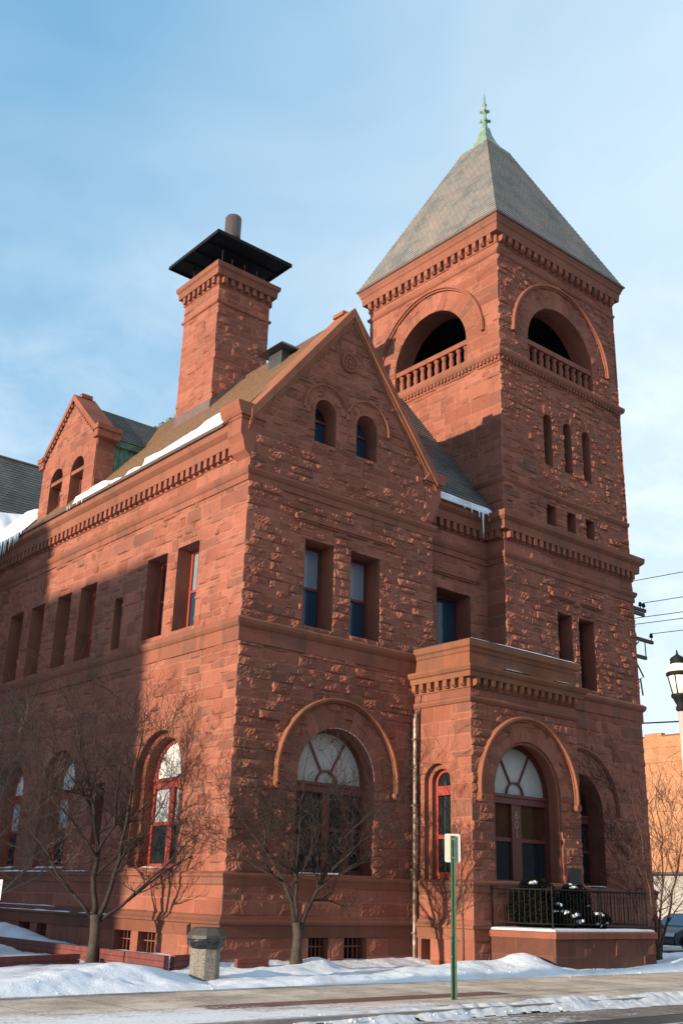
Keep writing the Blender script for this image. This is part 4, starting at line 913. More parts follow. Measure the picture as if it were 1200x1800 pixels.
MOUNDS = [(-4.2, -2.9, .30, 1.5, .8), (-5.9, -3.6, .16, 1.2, .6), (6.6, -3.5, .36, .8, .6), (5.2, -3.2, .2, 1.1, .6), (1.9, -1.2, .24, .7, .5), (.6, -1.6, .12, .9, .5), (-1.0, 10.4, .5, .9, 2.6),
           (11.5, -4.4, .12, 2.0, .3), (13.5, -3.6, .25, 1.3, .8), (-.9, -2.8, .14, .7, .4), (3.6, -3.2, .14, 1.2, .5)]
GZ = -1.66
def snow_t(X, Y):
    e = sstep((Y + 4.85 + .28*fbm(X, Y, .35) + .10*fbm(X, Y, 1.3)) / .55)
    t = .05 + .10*np.exp(-((Y+4.1)/.55)**2)*(.7+.9*fbm(X, Y+9, .45))
    for x, y, a, rx, ry in MOUNDS: t = t + a*np.exp(-((X-x)/rx)**2 - ((Y-y)/ry)**2)
    t = t*(1-.75*np.exp(-((X+2.75)/.55)**2-((Y+3.75)/.8)**2)) + .05*fbm(X, Y, .8) + .035*fbm(X+3, Y, 2.4) + .03*fbm(X, Y+5, 4.6) + .035*rough2(X, Y, .06)*(.6+.8*fbm(X, Y, .9)) + .02*rough2(X+9, Y, .03)
    t = t + .14*sstep((Y+1.0)/1.0)*sstep((X+1.4)/.5)       # bed behind the timber edging
    return e*(t+.03) - .035
def snow_keep(c):
    x, y = c[:, 0], c[:, 1]
    ins = ((x > .1) & (y > .1) & (y < 17)) | ((x > 6.4) & (x < 10.7) & (y > -2.1) & (y < 1)) | ((x > 7.4) & (x < 11.4) & (y > -3.9) & (y < 1))
    return ~ins & (c[:, 2] > GZ - .03)
mb = grid_mesh(-14, 20, -5.4, .3, .07, lambda X, Y: GZ + snow_t(X, Y), snow_keep)
m2 = grid_mesh(-14, .25, .3, 17, .14, lambda X, Y: GZ + snow_t(X, Y), snow_keep); mb.add(m2.v, m2.f)
m2 = grid_mesh(20, 60, -5.4, 30, .5, lambda X, Y: GZ + snow_t(X, Y)*.6, snow_keep); mb.add(m2.v, m2.f)
chunks(mb, 260, lambda: rnd.uniform(-9, 16), lambda: rnd.gauss(-4.55, .3), lambda x, y: GZ+max(0, float(snow_t(np.float64(x), np.float64(y))))-.004, .008, .035)
tag(mb.build('lawn_snow', SNOW, None, True), 'ploughed lumpy snow lying along the building and pavement edge', 'snow', kind='stuff')
def kerb_t(X, Y):
    c = -8.95 + .16*fbm(X, X*0, .5)
    ridge = np.exp(-((Y-c)/(.26+.10*fbm(X+4, X*0, .8)))**2)
    ro = rough2(X, Y) + .7*rough2(X+3.3, Y+1.7, .021)
    return (.095*np.clip(.75+.9*fbm(X, X*0, .33), .15, 1.6)*ridge + .06*ro*ridge**.7 + .02*fbm(X, Y, .8))*sstep((X+7.5)/7) - .012
mb = grid_mesh(-8, 26, -9.8, -8.3, .04, lambda X, Y: -1.65 - .122*sstep((-8.85-Y)/.45) + kerb_t(X, Y), lambda c: c[:, 2] > -1.652 - .122*sstep((-8.85-c[:, 1])/.45))
chunks(mb, 600, lambda: rnd.uniform(-5, 22), lambda: rnd.gauss(-8.97, .17), lambda x, y: (-1.65 if y > -8.9 else -1.70)-.005, .008, .042)
KSNOW = plain('dirty_kerb_snow', (.58, .59, .62), .8, spec=.2, noise=.5, nscale=5, ncol=(.72, .75, .80), bmp=.6)
tag(mb.build('kerb_snow', KSNOW, None, True), 'dirty ridge of ploughed snow along the kerb', 'snow', kind='stuff')

def slope_snow(P0, e, up, nrm, ln, wf, tf, step=.08):
    """lumpy snow lying on a roof plane: P0 eave start, e along eave, up the slope"""
    P0, e, up, nrm = map(lambda a: np.array(a, float), (P0, e, up, nrm)); n = max(4, int(ln/step)); m = 12; V = []
    for i in range(n+1):
        t = ln*i/n; wv = wf(t); tv = tf(t)
        for j in range(m+1):
            a = j/m; s_ = -.05 + (wv+.05)*a; prof = math.sin(math.pi*min(1, a*.93+.07))**.6 if 0 < j < m else 0
            ed = min(1, i/3, (n-i)/3); q = P0 + e*t + up*s_ + nrm*(tv*prof*ed*(1+.5*float(fbm(t, a, 1.2))) + .01)
            V.append(tuple(q))
    idx = lambda i, j: i*(m+1)+j
    F = [(idx(i, j), idx(i+1, j), idx(i+1, j+1), idx(i, j+1)) for i in range(n) for j in range(m)]
    return V, F
k_ = math.hypot(3.94, 4.7); UPL = (3.94/k_, 0, 4.7/k_); NL = (-4.7/k_, 0, 3.94/k_)
mb = MB()
mb.add(*slope_snow((-.46, .75, 12.34), (0, 1, 0), UPL, NL, 4.4, lambda t: .55-.06*t+.2*float(fbm(t, 0, .9)), lambda t: .22-.02*t))
mb.add(*slope_snow((-.46, 5.3, 12.33), (0, 1, 0), UPL, NL, .9, lambda t: .10+.1*float(fbm(t, 2, 1.5)), lambda t: .06)); mb.add(*slope_snow((-.46, 6.5, 12.33), (0, 1, 0), UPL, NL, .7, lambda t: .09, lambda t: .05))
mb.add(*slope_snow((-.46, 7.45, 12.33), (0, 1, 0), UPL, NL, 2.35, lambda t: .30+.2*float(fbm(t, 3, 1.2)), lambda t: .15))
tag(mb.build('roof_snow', SNOW, None, True), 'rounded strip of snow along the left eave between corner and dormer', 'snow', kind='stuff')
mb = MB()
mb.add(*slope_snow((-.48, 13.72, 12.33), (0, 1, 0), UPL, NL, 2.75, lambda t: 1.1+.55*t+.3*float(fbm(t, 1, .9)), lambda t: .34))
kw = math.hypot(4.45, 5.45)
mb.add(*slope_snow((-6.5, 15.95, 12.3), (1, 0, 0), (0, 4.45/kw, 5.45/kw), (0, -5.45/kw, 4.45/kw), 8.2, lambda t: 1.0+.22*t+.35*float(fbm(t, 5, .6)), lambda t: .34))
tag(mb.build('roof_snow', SNOW, None, True), 'deep snow drift in the roof valley beside the far wing', 'snow', kind='stuff')
mb = MB()
for k in range(40):
    y = 13.75+2.4*rnd.random(); Lq = rnd.uniform(.15, .75)*(.5+.5*(y-13.7)/2.4); x = -.52+rnd.uniform(-.04, .04); mb.tube([(x, y, 12.3), (x, y, 12.3-Lq*.5), (x, y, 12.3-Lq)], [.035, .02, .003], 5)
for k in range(4):
    y = rnd.uniform(9.0, 10.2); mb.tube([(-.5, y, 12.3), (-.5, y, 12.3-rnd.uniform(.1, .22))], [.02, .003], 5)
tag(mb.build('icicle_fringe', ICE, None, True), 'fringe of icicles hanging from the snowy eave by the far wing', 'ice', kind='stuff')
mb = MB(); kr = math.hypot(4.86, 6.3)
mb.add(*slope_snow((7.45, .43, 12.33), (1, 0, 0), (0, 4.86/kr, 6.3/kr), (0, -6.3/kr, 4.86/kr), 2.9, lambda t: .14, lambda t: .08))
mb.add(*slope_snow((7.45, .40, 12.24), (1, 0, 0), (0, 0, 1), (0, -1, 0), 2.9, lambda t: .1+.05*float(fbm(t, 0, 2)), lambda t: .03))
tag(mb.build('roof_snow', SNOW, None, True), 'thin icy snow on the gutter between gable and tower', 'snow', kind='stuff')
ic = None
for x, Lq, lab in ((9.25, .22, 's'), (9.62, .30, 's'), (9.8, 1.0, 'a'), (10.1, .3, 's'), (10.28, .25, 's'), (10.36, .85, 'b'), (8.9, .15, 's')):
    mb = MB(); mb.tube([(x, .39, 12.26), (x, .39, 12.26-Lq*.3), (x+.01, .39, 12.26-Lq*.7), (x+.01, .39, 12.26-Lq)], [.045, .03, .018, .003], 6)
    o = mb.build('icicle', ICE, None, True)
    tag(o, {'s': 'short icicle hanging from the gutter between gable and tower', 'a': 'longest icicle on the gutter, a hand away from the tower', 'b': 'long icicle right in the corner where gutter meets tower'}[lab], 'icicle', 'icicles on the gutter beside the tower')
mb = MB()      # snow caught on ledges
def ledge(F, u0, u1, z, h0, h1, t=.035):
    n = max(2, int((u1-u0)/.12)); V = []
    for i in range(n+1):
        u = u0+(u1-u0)*i/n; q = max(.2, 1+1.2*float(fbm(u, z, 1.4))) * (0.3 if i in (0, n) else 1)
        V += [F.pt(u, z, h0), F.pt(u, z+t*q, h0), F.pt(u, z+t*q, h0+(h1-h0)*.8), F.pt(u, z, h1)]
    mb.add(V, [F.orient((i*4+j, (i+1)*4+j, (i+1)*4+j+1, i*4+j+1)) for i in range(n) for j in range(3)])
ledge(FRONT, 2.15, 3.6, .515, -.2, .11); ledge(FRONT, 2.3, 2.75, .47, .02, .13, .02)
ledge(LEFT, 2.4, 3.9, .565, -.3, .09, .03); ledge(LEFT, 8.4, 10.3, .565, -.3, .09, .045); ledge(LEFT, 12, 13.5, .565, -.3, .09, .04)
ledge(LEFT, 6.8, 8.3, .47, .0, .13, .025); ledge(LEFT, 9.2, 16, .46, .0, .14, .03); ledge(LEFT, 5.0, 16.2, -.65, .1, .2, .04); ledge(LEFT, 3.2, 3.9, -.65, .1, .2, .015); ledge(LEFT, 8.5, 15, -.5, .05, .1, .02)
ledge(PF, 6.15, 10.95, 6.865, -.3, .12, .035); ledge(PL, -1.6, -.1, 6.865, -.3, .1, .02); ledge(PF, 6.4, 8.8, 6.665, .07, .115, .012); ledge(PF, 7.4, 8.6, 6.14, .06, .3, .02); ledge(PF, 9.6, 10.3, 6.13, .06, .3, .015)
ledge(PF, 7.12, 8.2, .415, -.3, .12, .045); ledge(PF, 9.0, 9.9, .415, -.3, .12, .04); ledge(TLF, 12.8, 14.9, .5, -.2, .1, .03)
ledge(TUL, 1.75, 5.5, 18.62, -.8, -.4, .12); ledge(TUF, 12.2, 16, 18.62, -.8, -.4, .06)
ledge(FRONT, -.5, .15, 12.75, -.6, .1, .03); ledge(FRONT, 6.95, 7.5, 12.75, -.6, .1, .02)
tag(mb.build('ledge_snow', SNOW), 'thin lines of snow caught on sills, ledges and parapet', 'snow', kind='stuff')

# ------------------------------------------------------------------ terrace wall, railing, shrubs in front of the porch
ROOT = thing('terrace_wall', 'low red sandstone terrace wall with a snow covered cap in front of the entrance', 'low wall', (9, -3, -1.7))
mb = MB(); P0, P1, P2, P3 = (6.64, -2.25), (7.26, -4.0), (11.5, -4.0), (11.5, -2.0)
def seg_face(a, b):
    d = Vector((b[0]-a[0], b[1]-a[1])); Lq = d.length; d.normalize(); return Face(a, (d.x, d.y), (d.y, -d.x)), Lq
for a, b in ((P0, P1), (P1, P2), (P2, P3)):
    F, Lq = seg_face(a, b); F.rock(mb, 0, Lq, -1.95, -.86, hm=(.008, .028), ch=(.33, .36), bw=(.55, 1.0), split=0)
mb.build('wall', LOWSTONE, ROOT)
mb = MB(); mb.course([P0, P1, P2, P3], [(0, -.87), (.05, -.86), (.06, -.72), (.03, -.69), (-.5, -.67)]); mb.build('cap', TRIM, ROOT)
mb = MB(); mb.course([P0, P1, P2, P3], [(.0, -.69), (.0, -.655), (-.06, -.635), (-.5, -.62)], seg=.25)
n0 = len(mb.v); mb.add([(7.0, -2.25, -.66), (7.5, -3.55, -.66), (11.1, -3.55, -.66), (11.1, .0, -.66), (7.0, 0, -.66)], [(0, 1, 2, 3, 4)])
tag(mb.build('terrace_snow', SNOW), 'flat sheet of snow lying on the terrace behind the railing', 'snow', kind='stuff')
RA = thing('railing', 'black iron railing of thin upright bars on the terrace wall', 'railing', (9, -3.8, -.68))
Q0, Q1, Q2, Q3 = (6.80, -2.35), (7.36, -3.86), (11.38, -3.86), (11.38, -2.1)
mb = MB()
for a, b in ((Q0, Q1), (Q1, Q2), (Q2, Q3)):
    for z, r in ((.30, .022), (-.52, .016)): mb.tube([(*a, z), (*b, z)], r, 6)
mb.build('rail', IRON, RA)
mb = MB()
for a, b in ((Q0, Q1), (Q1, Q2), (Q2, Q3)):
    d = Vector((b[0]-a[0], b[1]-a[1])); n = int(d.length/.14)
    for i in range(1, n):
        p = Vector(a)+d*i/n; mb.tube([(p.x, p.y, -.52), (p.x, p.y, .30)], .012, 5)
mb.build('upright_bars', IRON, RA)
for p in (Q0, Q1, (9.3, -3.86), Q2): m_ = MB(); m_.tube([(*p, -.9), (*p, .34)], .024, 8); m_.lathe(p[0], p[1], [(.034, .33), (.034, .36), (.01, .39)], 8); m_.build('post', IRON, RA)
LEAF = plain('dark_evergreen_leaf', (.006, .007, .0045), .8, spec=.1, noise=.6, nscale=9, ncol=(.016, .018, .011))
def shrub(x, y, z0, hgt, rad, label, caps):
    r = thing('evergreen_shrub', label, 'shrub', (x, y, z0), 'shrubs behind the railing')
    mb = MB(); n = int(5200*rad*hgt/.3)
    for _ in range(n):
        t = rnd.random()*2*math.pi; zz = rnd.random(); rr = rad*(math.sin(math.pi*(.12+.8*zz))**.55)*math.sqrt(rnd.uniform(.45, 1))*(1+.25*math.sin(3*t+5*zz))
        p = Vector((x+rr*math.cos(t), y+rr*math.sin(t), z0+hgt*zz)); s_ = rnd.uniform(.022, .045)
        a = Vector((rnd.uniform(-1, 1), rnd.uniform(-1, 1), rnd.uniform(-1, 1))).normalized(); b = a.orthogonal().normalized()
        mb.add([p-a*s_, p+b*s_*.5, p+a*s_*1.2, p-b*s_*.5], [(0, 1, 2, 3)])
    mb.build('foliage', LEAF, r)
    mb = MB()
    for k in range(5): t = k*1.26; mb.tube([(x, y, z0-.02), (x+rad*.25*math.cos(t), y+rad*.25*math.sin(t), z0+hgt*.4), (x+rad*.5*math.cos(t), y+rad*.5*math.sin(t), z0+hgt*.8)], [.03, .018, .006], 5)
    mb.build('stems', plain('dark_bark', (.05, .04, .034), .9), r)
    for cx, cy, cz, cr in caps:
        m_ = MB(); chunks(m_, 16, lambda: cx+rnd.uniform(-1, 1)*cr*.8, lambda: cy+rnd.uniform(-1, 1)*cr*.8, lambda px_, py_: cz-.02+.03*rnd.random()-.35*((px_-cx)**2+(py_-cy)**2)/max(cr, .05), cr*.22, cr*.5)
        m_.build('snow_cap', SNOW, r, True)
shrub(7.75, -2.95, -.66, 1.22, .58, 'tallest dark shrub behind the railing, snow cap on top, left of the window mullion', [(7.62, -3.0, .50, .22), (8.05, -3.15, .34, .17), (8.2, -3.35, -.02, .12), (8.05, -3.4, -.2, .07)])
shrub(9.35, -2.95, -.66, 1.12, .46, 'tall dark snow capped shrub behind the railing, in front of the right pier', [(9.33, -3.0, .42, .24), (9.62, -3.2, -.05, .09)])
shrub(8.55, -3.3, -.66, .5, .42, 'low shrub with ragged snow between the two tall shrubs', [(8.35, -3.45, -.2, .16), (8.62, -3.5, -.27, .17), (8.78, -3.55, -.42, .15)])
shrub(9.75, -3.35, -.66, .46, .38, 'low snowy shrub at the foot of the right hand tall shrub', [(9.68, -3.5, -.24, .16), (9.92, -3.55, -.46, .11), (9.5, -3.6, -.5, .1)])

# ------------------------------------------------------------------ bare trees
def bark_mat(name, c): return plain(name, c, .9, spec=.2, noise=.4, nscale=8, bmp=.4)
BARK = bark_mat('grey_brown_bark', (.055, .044, .037)); TWIG = bark_mat('dark_twig_bark', (.032, .024, .021)); TWIGR = bark_mat('reddish_twig_bark', (.085, .045, .038)); TWIGP = bark_mat('sunlit_toned_twig_bark', (.16, .12, .095))  # TWIGP: sunlight on the left edge tree's branches, put into their colour
def bare_tree(name, label, loc, side, limbs, seed, r0=.135, trunk_i=1, dens=1.0, twig=TWIG, maxz=6.4, spread=.5, tmin=.0042):
    g = random.Random(seed); root = thing(name, label, 'tree', loc); L0 = Vector(loc); S = Vector((side[0], side[1], 0)).normalized(); Dp = Vector((-S.y, S.x, 0))
    tr = MB(); cr = MB()
    def wob(pts, amp):
        out = [pts[0]]
        for a, b in zip(pts[:-1], pts[1:]):
            n = max(1, int((b-a).length/.28))
            for i in range(1, n+1): out.append(a.lerp(b, i/n) + (Vector((g.uniform(-1, 1), g.uniform(-1, 1), g.uniform(-.5, .5)))*amp if i < n or True else Vector()))
        return out
    def branch(p, d, ln, r, lev):
        pts = [p]; q = p.copy(); dd = d.copy(); n = max(3, int(ln/.16))
        for i in range(n):
            dd = (dd + Vector((g.uniform(-1, 1), g.uniform(-1, 1), g.uniform(-.7, .95)))*.2).normalized(); q = q + dd*ln/n; pts.append(q.copy())
        rads = [max(tmin, r*(1-.8*i/n)) for i in range(n+1)]
        cr.tube(pts, rads, 4 if lev < 3 else 3, cap=False)
        if lev >= 4: return
        k = {1: g.randint(5, 8), 2: g.randint(3, 5), 3: g.randint(0, 2)}[lev]
        for _ in range(int(k*dens+g.random())):
            i = g.randint(1, n); b = pts[i]; ax = (pts[i]-pts[i-1]).normalized()
            v = Vector((g.uniform(-1, 1), g.uniform(-1, 1), g.uniform(-.5, 1))).normalized(); nd = (ax*.75 + v*.8 + Vector((0, 0, .12))).normalized()
            branch(b, nd, ln*g.uniform(.35, .7), rads[i]*.72, lev+1)
    ends = {}
    for li, (pts2, ra, rb) in enumerate(limbs):
        base_off = 0 if li < trunk_i else g.uniform(-spread, spread)
        P = []; t0z = pts2[0][1]
        for s_, z in pts2:
            dep = base_off*max(0, (z-t0z))*.45; P.append(L0 + S*s_ + Dp*dep + Vector((0, 0, z)))
        P = wob(P, .018 if li < trunk_i else .03); n = len(P); q_ = 1 if li < trunk_i else .78; rads = [q_*(ra+(rb-ra)*(i/(n-1))) for i in range(n)]
        if li < trunk_i: rads[0] = ra*1.35
        (tr if li < trunk_i else cr).tube(P, rads, 9 if li < trunk_i else 7)
        if li >= trunk_i:
            k = int(n*.75*dens)
            for _ in range(k):
                i = g.randint(int(n*.22), n-1); ax = (P[i]-P[max(0, i-1)]).normalized(); v = Vector((g.uniform(-1, 1), g.uniform(-1, 1), g.uniform(-.25, .9))).normalized()
                branch(P[i], (ax*.5+v).normalized(), g.uniform(.8, 2.3)*(.7+.3*(1-i/n)), max(.006, rads[i]*.55), 1)
            branch(P[-1], (P[-1]-P[-2]).normalized(), .8, rb, 2)
    tr.build('trunk', BARK, root, True); cr.build('branches', twig, root, True)
    return root
bare_tree('bare_tree', 'bare tree with a forked trunk in front of the sunlit left wall', (-1.95, 2.45, -1.66), (.88, -.47), [
    ([(0, 0), (0, .66), (-.02, 1.08)], .135, .12), ([(-.05, 1.0), (-.14, 1.94), (-.13, 2.6), (-.33, 3.53), (-.64, 4.48), (-.87, 5.32), (-1.1, 5.9)], .1, .012),
    ([(.02, .95), (.27, 1.69), (.41, 2.35), (.5, 3.16), (.59, 4.12), (.66, 4.97), (.72, 5.6)], .085, .012), ([(.08, .95), (.58, 1.31), (1.09, 1.78), (1.53, 2.25), (2.05, 2.81), (2.58, 3.24)], .06, .01),
    ([(-.1, 1.0), (-.59, 1.54), (-1.04, 1.98), (-1.29, 2.43), (-1.99, 3.2), (-2.39, 3.71)], .06, .01), ([(-.13, 2.5), (.2, 3.15), (.2, 3.83), (.24, 4.81), (.29, 5.5)], .055, .01),
    ([(.41, 2.35), (.9, 2.9), (1.3, 3.6), (1.6, 4.3)], .04, .009), ([(-.13, 2.4), (-.6, 3.0), (-1.3, 3.7), (-1.7, 4.6)], .04, .009), ([(.7, 1.4), (1.5, 2.1), (2.4, 2.6), (3.1, 3.4)], .035, .006), ([(-.6, 1.55), (-1.5, 2.3), (-2.4, 2.7), (-3.0, 3.5)], .035, .006), ([(.5, 3.16), (1.2, 4.0), (1.9, 4.6), (2.4, 5.2)], .03, .006), ([(-.4, 3.6), (-1.2, 4.6), (-2.0, 5.2)], .03, .006)], 5)
bare_tree('bare_tree', 'bare tree with a crooked forked trunk in front of the great arched window', (1.2, -1.3, -1.6), (.83, -.55), [
    ([(.04, 0), (.03, .72), (-.02, 1.0)], .13, .1), ([(-.0, .9), (-.1, 1.45), (-.38, 1.96), (-.75, 2.59), (-.9, 3.37), (-1.1, 4.16), (-1.28, 4.6)], .085, .01),
    ([(-.0, .95), (-.04, 2.09), (-.02, 3.0), (.01, 3.92), (.11, 4.7)], .07, .01), ([(.06, .72), (.25, 1.22), (.5, 1.73), (.82, 2.25), (1.07, 2.9), (1.33, 3.83), (1.45, 4.4)], .085, .01),
    ([(-.75, 2.5), (-1.17, 2.96), (-1.54, 3.48)], .035, .008), ([(.82, 2.2), (1.42, 2.78), (2.0, 3.19)], .04, .008), ([(.5, 1.7), (.45, 2.6), (.6, 3.4)], .04, .008), ([(-.38, 1.9), (-1.0, 2.2), (-1.6, 2.6)], .035, .008), ([(.5, 1.73), (1.3, 2.3), (2.1, 2.5), (2.8, 2.9)], .03, .006), ([(1.07, 2.9), (1.8, 3.6), (2.3, 4.2)], .028, .006)], 9, spread=.6)
bare_tree('bare_tree', 'many stemmed bare tree at the right end of the terrace, before the brick block', (13.8, -2.6, -1.66), (.8, -.6), [
    ([(-.05, 0), (-.06, .5)], .1, .08), ([(-.06, .4), (-.1, 1.46), (-.25, 2.4), (-.3, 3.37), (-.45, 4.2), (-.75, 4.9)], .065, .008), ([(0, .3), (.3, 1.3), (.55, 2.1), (.85, 3.0), (1.05, 3.9)], .06, .008),
    ([(-.06, .45), (.18, 2.3), (.25, 3.6), (.12, 4.6), (.25, 5.2)], .05, .008), ([(-.2, 2.0), (-.6, 3.0), (-1.1, 3.9), (-1.5, 4.4)], .03, .007), ([(-.05, .3), (-.5, 1.1), (-.8, 2.0), (-1.0, 2.9)], .035, .007), ([(.3, 1.2), (.8, 1.8), (1.3, 2.2)], .03, .007)], 21, r0=.1, twig=TWIGR, dens=.85, tmin=.0055)
bare_tree('bare_tree', 'bare tree with branches coloured sunlit tan at the left edge reaching into view', (-4.2, 6.3, -1.66), (.88, -.47), [
    ([(.5, 0), (.47, .51), (.46, 1.05)], .14, .11), ([(.46, 1.0), (1.31, 1.45), (1.94, 2.13), (2.08, 2.78), (2.31, 3.7)], .075, .01), ([(.46, 1.05), (.61, 2.43), (1.03, 3.6), (1.29, 4.7), (1.36, 5.4)], .07, .01),
    ([(.46, 1.05), (.23, 3.13), (.42, 4.6), (.75, 5.9)], .07, .01), ([(.7, 2.4), (1.3, 3.1), (1.8, 3.6), (2.0, 4.4)], .035, .008), ([(.9, 1.25), (1.6, 1.6), (2.2, 1.9), (2.6, 2.5)], .035, .008)], 33, twig=TWIGP)
bare_tree('sapling', 'thin straight sapling standing before the porch corner', (5.65, -2.4, -1.6), (.8, -.6), [([(0, 0), (.0, 1.2), (-.03, 2.5), (-.06, 3.3)], .028, .008), ([(0, 1.2), (-.35, 1.7), (-.5, 2.2)], .012, .005), ([(0, 1.9), (.3, 2.3), (.45, 2.8)], .01, .005), ([(-.03, 2.5), (-.3, 2.9), (-.35, 3.3)], .009, .004)], 41, dens=.35)

# ------------------------------------------------------------------ things on the pavement and the lawn
bn = thing('litter_bin', 'pebble concrete litter bin with a dark lid and black bag', 'litter bin', (-2.42, -3.05, -1.66))
def agg_mat():
    m, nt, bs, L = new_mat('exposed_pebble_concrete'); tc = N(nt, 'ShaderNodeTexCoord'); v = N(nt, 'ShaderNodeTexVoronoi'); v.inputs['Scale'].default_value = 70
    L(tc.outputs['Object'], v.inputs['Vector']); r = ramp(nt, [(.0, (.09, .082, .074)), (.4, (.165, .15, .135)), (.8, (.26, .24, .21))]); sp = N(nt, 'ShaderNodeSeparateColor'); L(v.outputs['Color'], sp.inputs[0]); L(sp.outputs[0], r.inputs[0])
    L(r.outputs[0], bs.inputs['Base Color']); bs.inputs['Roughness'].default_value = .85; bump(nt, bs, v.outputs['Distance'], .6, .02); return m
mb = MB(); bx, by = -2.42, -3.05
def ngon(r, z, n, ph=.25, wob=0, g=rnd): return [(bx+r*(1+g.uniform(-wob, wob))*math.cos(2*math.pi*(k+ph)/n), by+r*(1+g.uniform(-wob, wob))*math.sin(2*math.pi*(k+ph)/n), z+g.uniform(-wob, wob)*.3) for k in range(n)]
def loft(mb, rings, cap=True):
    n = len(rings[0]); V = [p for r in rings for p in r]; F = [(i*n+k, i*n+(k+1) % n, (i+1)*n+(k+1) % n, (i+1)*n+k) for i in range(len(rings)-1) for k in range(n)]
    if cap: F += [tuple(range(n))[::-1], tuple((len(rings)-1)*n+k for k in range(n))]
    mb.add(V, F)
loft(mb, [ngon(.285, -1.75, 8), ngon(.295, -1.6, 8), ngon(.295, -1.05, 8), ngon(.28, -.98, 8)]); mb.build('body', agg_mat(), bn)
mb = MB(); loft(mb, [ngon(.305, -1.03, 24, 0, .06), ngon(.35, -.97, 24, 0, .05), ngon(.37, -.9, 24, 0, .03), ngon(.35, -.84, 24, 0, .02)]); mb.build('bag', plain('black_plastic_bag', (.01, .01, .012), .25, spec=.6), bn)
mb = MB(); loft(mb, [ngon(.385, -.86, 8), ngon(.39, -.80, 8), ngon(.29, -.67, 8), ngon(.24, -.65, 8)]); mb.build('lid', plain('brown_moulded_lid', (.05, .042, .036), .5, noise=.3), bn)

sg = thing('sign_post', 'blank white back of a street sign on a green channel post', 'sign', (-.38, -7.87, -1.65))
SU = Vector((.80, -.60, 0)); SV = Vector((.6, .8, 0))
def sbox(mb, u0, u1, v0, v1, z0, z1, o=(-.38, -7.87)):
    V = [(o[0]+SU.x*u+SV.x*v, o[1]+SU.y*u+SV.y*v, z) for z in (z0, z1) for u, v in ((u0, v0), (u1, v0), (u1, v1), (u0, v1))]
    mb.add(V, [(0,3,2,1),(4,5,6,7),(0,1,5,4),(1,2,6,5),(2,3,7,6),(3,0,4,7)])
mb = MB()
sbox(mb, -.016, .016, .02, .025, -1.7, 1.10); sbox(mb, -.034, -.016, -.012, .025, -1.7, 1.10); sbox(mb, .016, .034, -.012, .025, -1.7, 1.10); sbox(mb, -.046, -.034, -.014, -.008, -1.7, 1.10); sbox(mb, .034, .046, -.014, -.008, -1.7, 1.10)
sbox(mb, -.05, -.036, -.03, .03, -1.7, -.62); sbox(mb, .036, .05, -.03, .03, -1.7, -.62)
mb.build('post', plain('green_painted_steel', (.055, .12, .07), .5, noise=.3, nscale=12), sg)
mb = MB(); w2, hb, rc_ = .145, .25, .035; pol = []
for cx, cz, a in ((w2-rc_, hb-rc_, 0), (-w2+rc_, hb-rc_, 1), (-w2+rc_, -hb+rc_, 2), (w2-rc_, -hb+rc_, 3)):
    for k in range(5): t = (a+k/4)*math.pi/2; pol.append((cx+rc_*math.cos(t), cz+rc_*math.sin(t)))
Face((-.38+SV.x*.034, -7.87+SV.y*.034), (SU.x, SU.y), (-SV.x, -SV.y)).prism(mb, [(u, z+.885) for u, z in pol], -.003, .0); mb.build('sign_plate', plain('bare_white_sign_back', (.52, .50, .44), .5, noise=.08), sg)
mb = MB()
for z in (.72, 1.04): sbox(mb, -.012, .012, -.004, .012, z-.012, z+.012)
for z in (-.7, -.95): sbox(mb, -.046, -.03, -.034, -.028, z-.01, z+.01)
mb.build('bolts', plain('galvanised_steel', (.4, .4, .38), .4, metal=.6), sg)

RTIM = plain('weathered_red_timber', (.115, .026, .02), .75, noise=.5, nscale=5, bmp=.3)
def timber(name, label, a, b, zs, wd=.14):
    d = Vector((b[0]-a[0], b[1]-a[1])); Lq = d.length; d.normalize(); n = Vector((-d.y, d.x)); m = MB()
    for k, (z0, z1) in enumerate(zs):
        i = .004*k; V = [(a[0]+d.x*u+n.x*v, a[1]+d.y*u+n.y*v, z) for z in (z0, z1) for u, v in ((0, i), (Lq, i), (Lq, wd-i), (0, wd-i))]
        m.add(V, [(0,3,2,1),(4,5,6,7),(0,1,5,4),(1,2,6,5),(2,3,7,6),(3,0,4,7)])
    o = m.build(name, RTIM); tag(o, label, 'garden edging', 'timber edgings'); return o
timber('timber_edging', 'long red timber edging of stacked sleepers behind the forked tree', (-1.74, -.64), (-1.55, 13.5), [(-1.75, -1.56), (-1.552, -1.44), (-1.432, -1.32)])
timber('timber_edging', 'short end of red timber edging just behind the litter bin', (-1.59, -.64), (-.75, -.25), [(-1.75, -1.56), (-1.552, -1.44), (-1.432, -1.32)])
timber('timber_edging', 'low red timber half buried in snow between bin and crooked tree', (.0, -.75), (.85, -.8), [(-1.75, -1.5), (-1.492, -1.4)])
timber('timber_edging', 'lower red timber step at the left, beyond the snow bank', (-4.8, 1.3), (-2.45, 2.1), [(-1.75, -1.55), (-1.542, -1.42)])
ps = thing('parking_sign', 'small white and blue sign at the left edge before the shaded wall', 'sign', (-5.2, 1.0, -1.66))
SF = Face((-5.21, 1.0), (.88, -.47), (-.47, -.88)); mb = MB(); SF.box(mb, -.02, .02, -1.7, .1, -.05, -.012); mb.build('post', plain('grey_steel_post', (.25, .25, .24), .5, metal=.4), ps)
mb = MB(); SF.box(mb, -.16, .16, -.28, .14, -.01, 0); mb.build('sign_plate', plain('white_sign_plate', (.75, .76, .76), .4), ps)
mb = MB(); SF.box(mb, -.12, .12, -.16, .06, 0.001, .004); mb.build('blue_panel', plain('sign_blue', (.03, .12, .42), .4), ps)

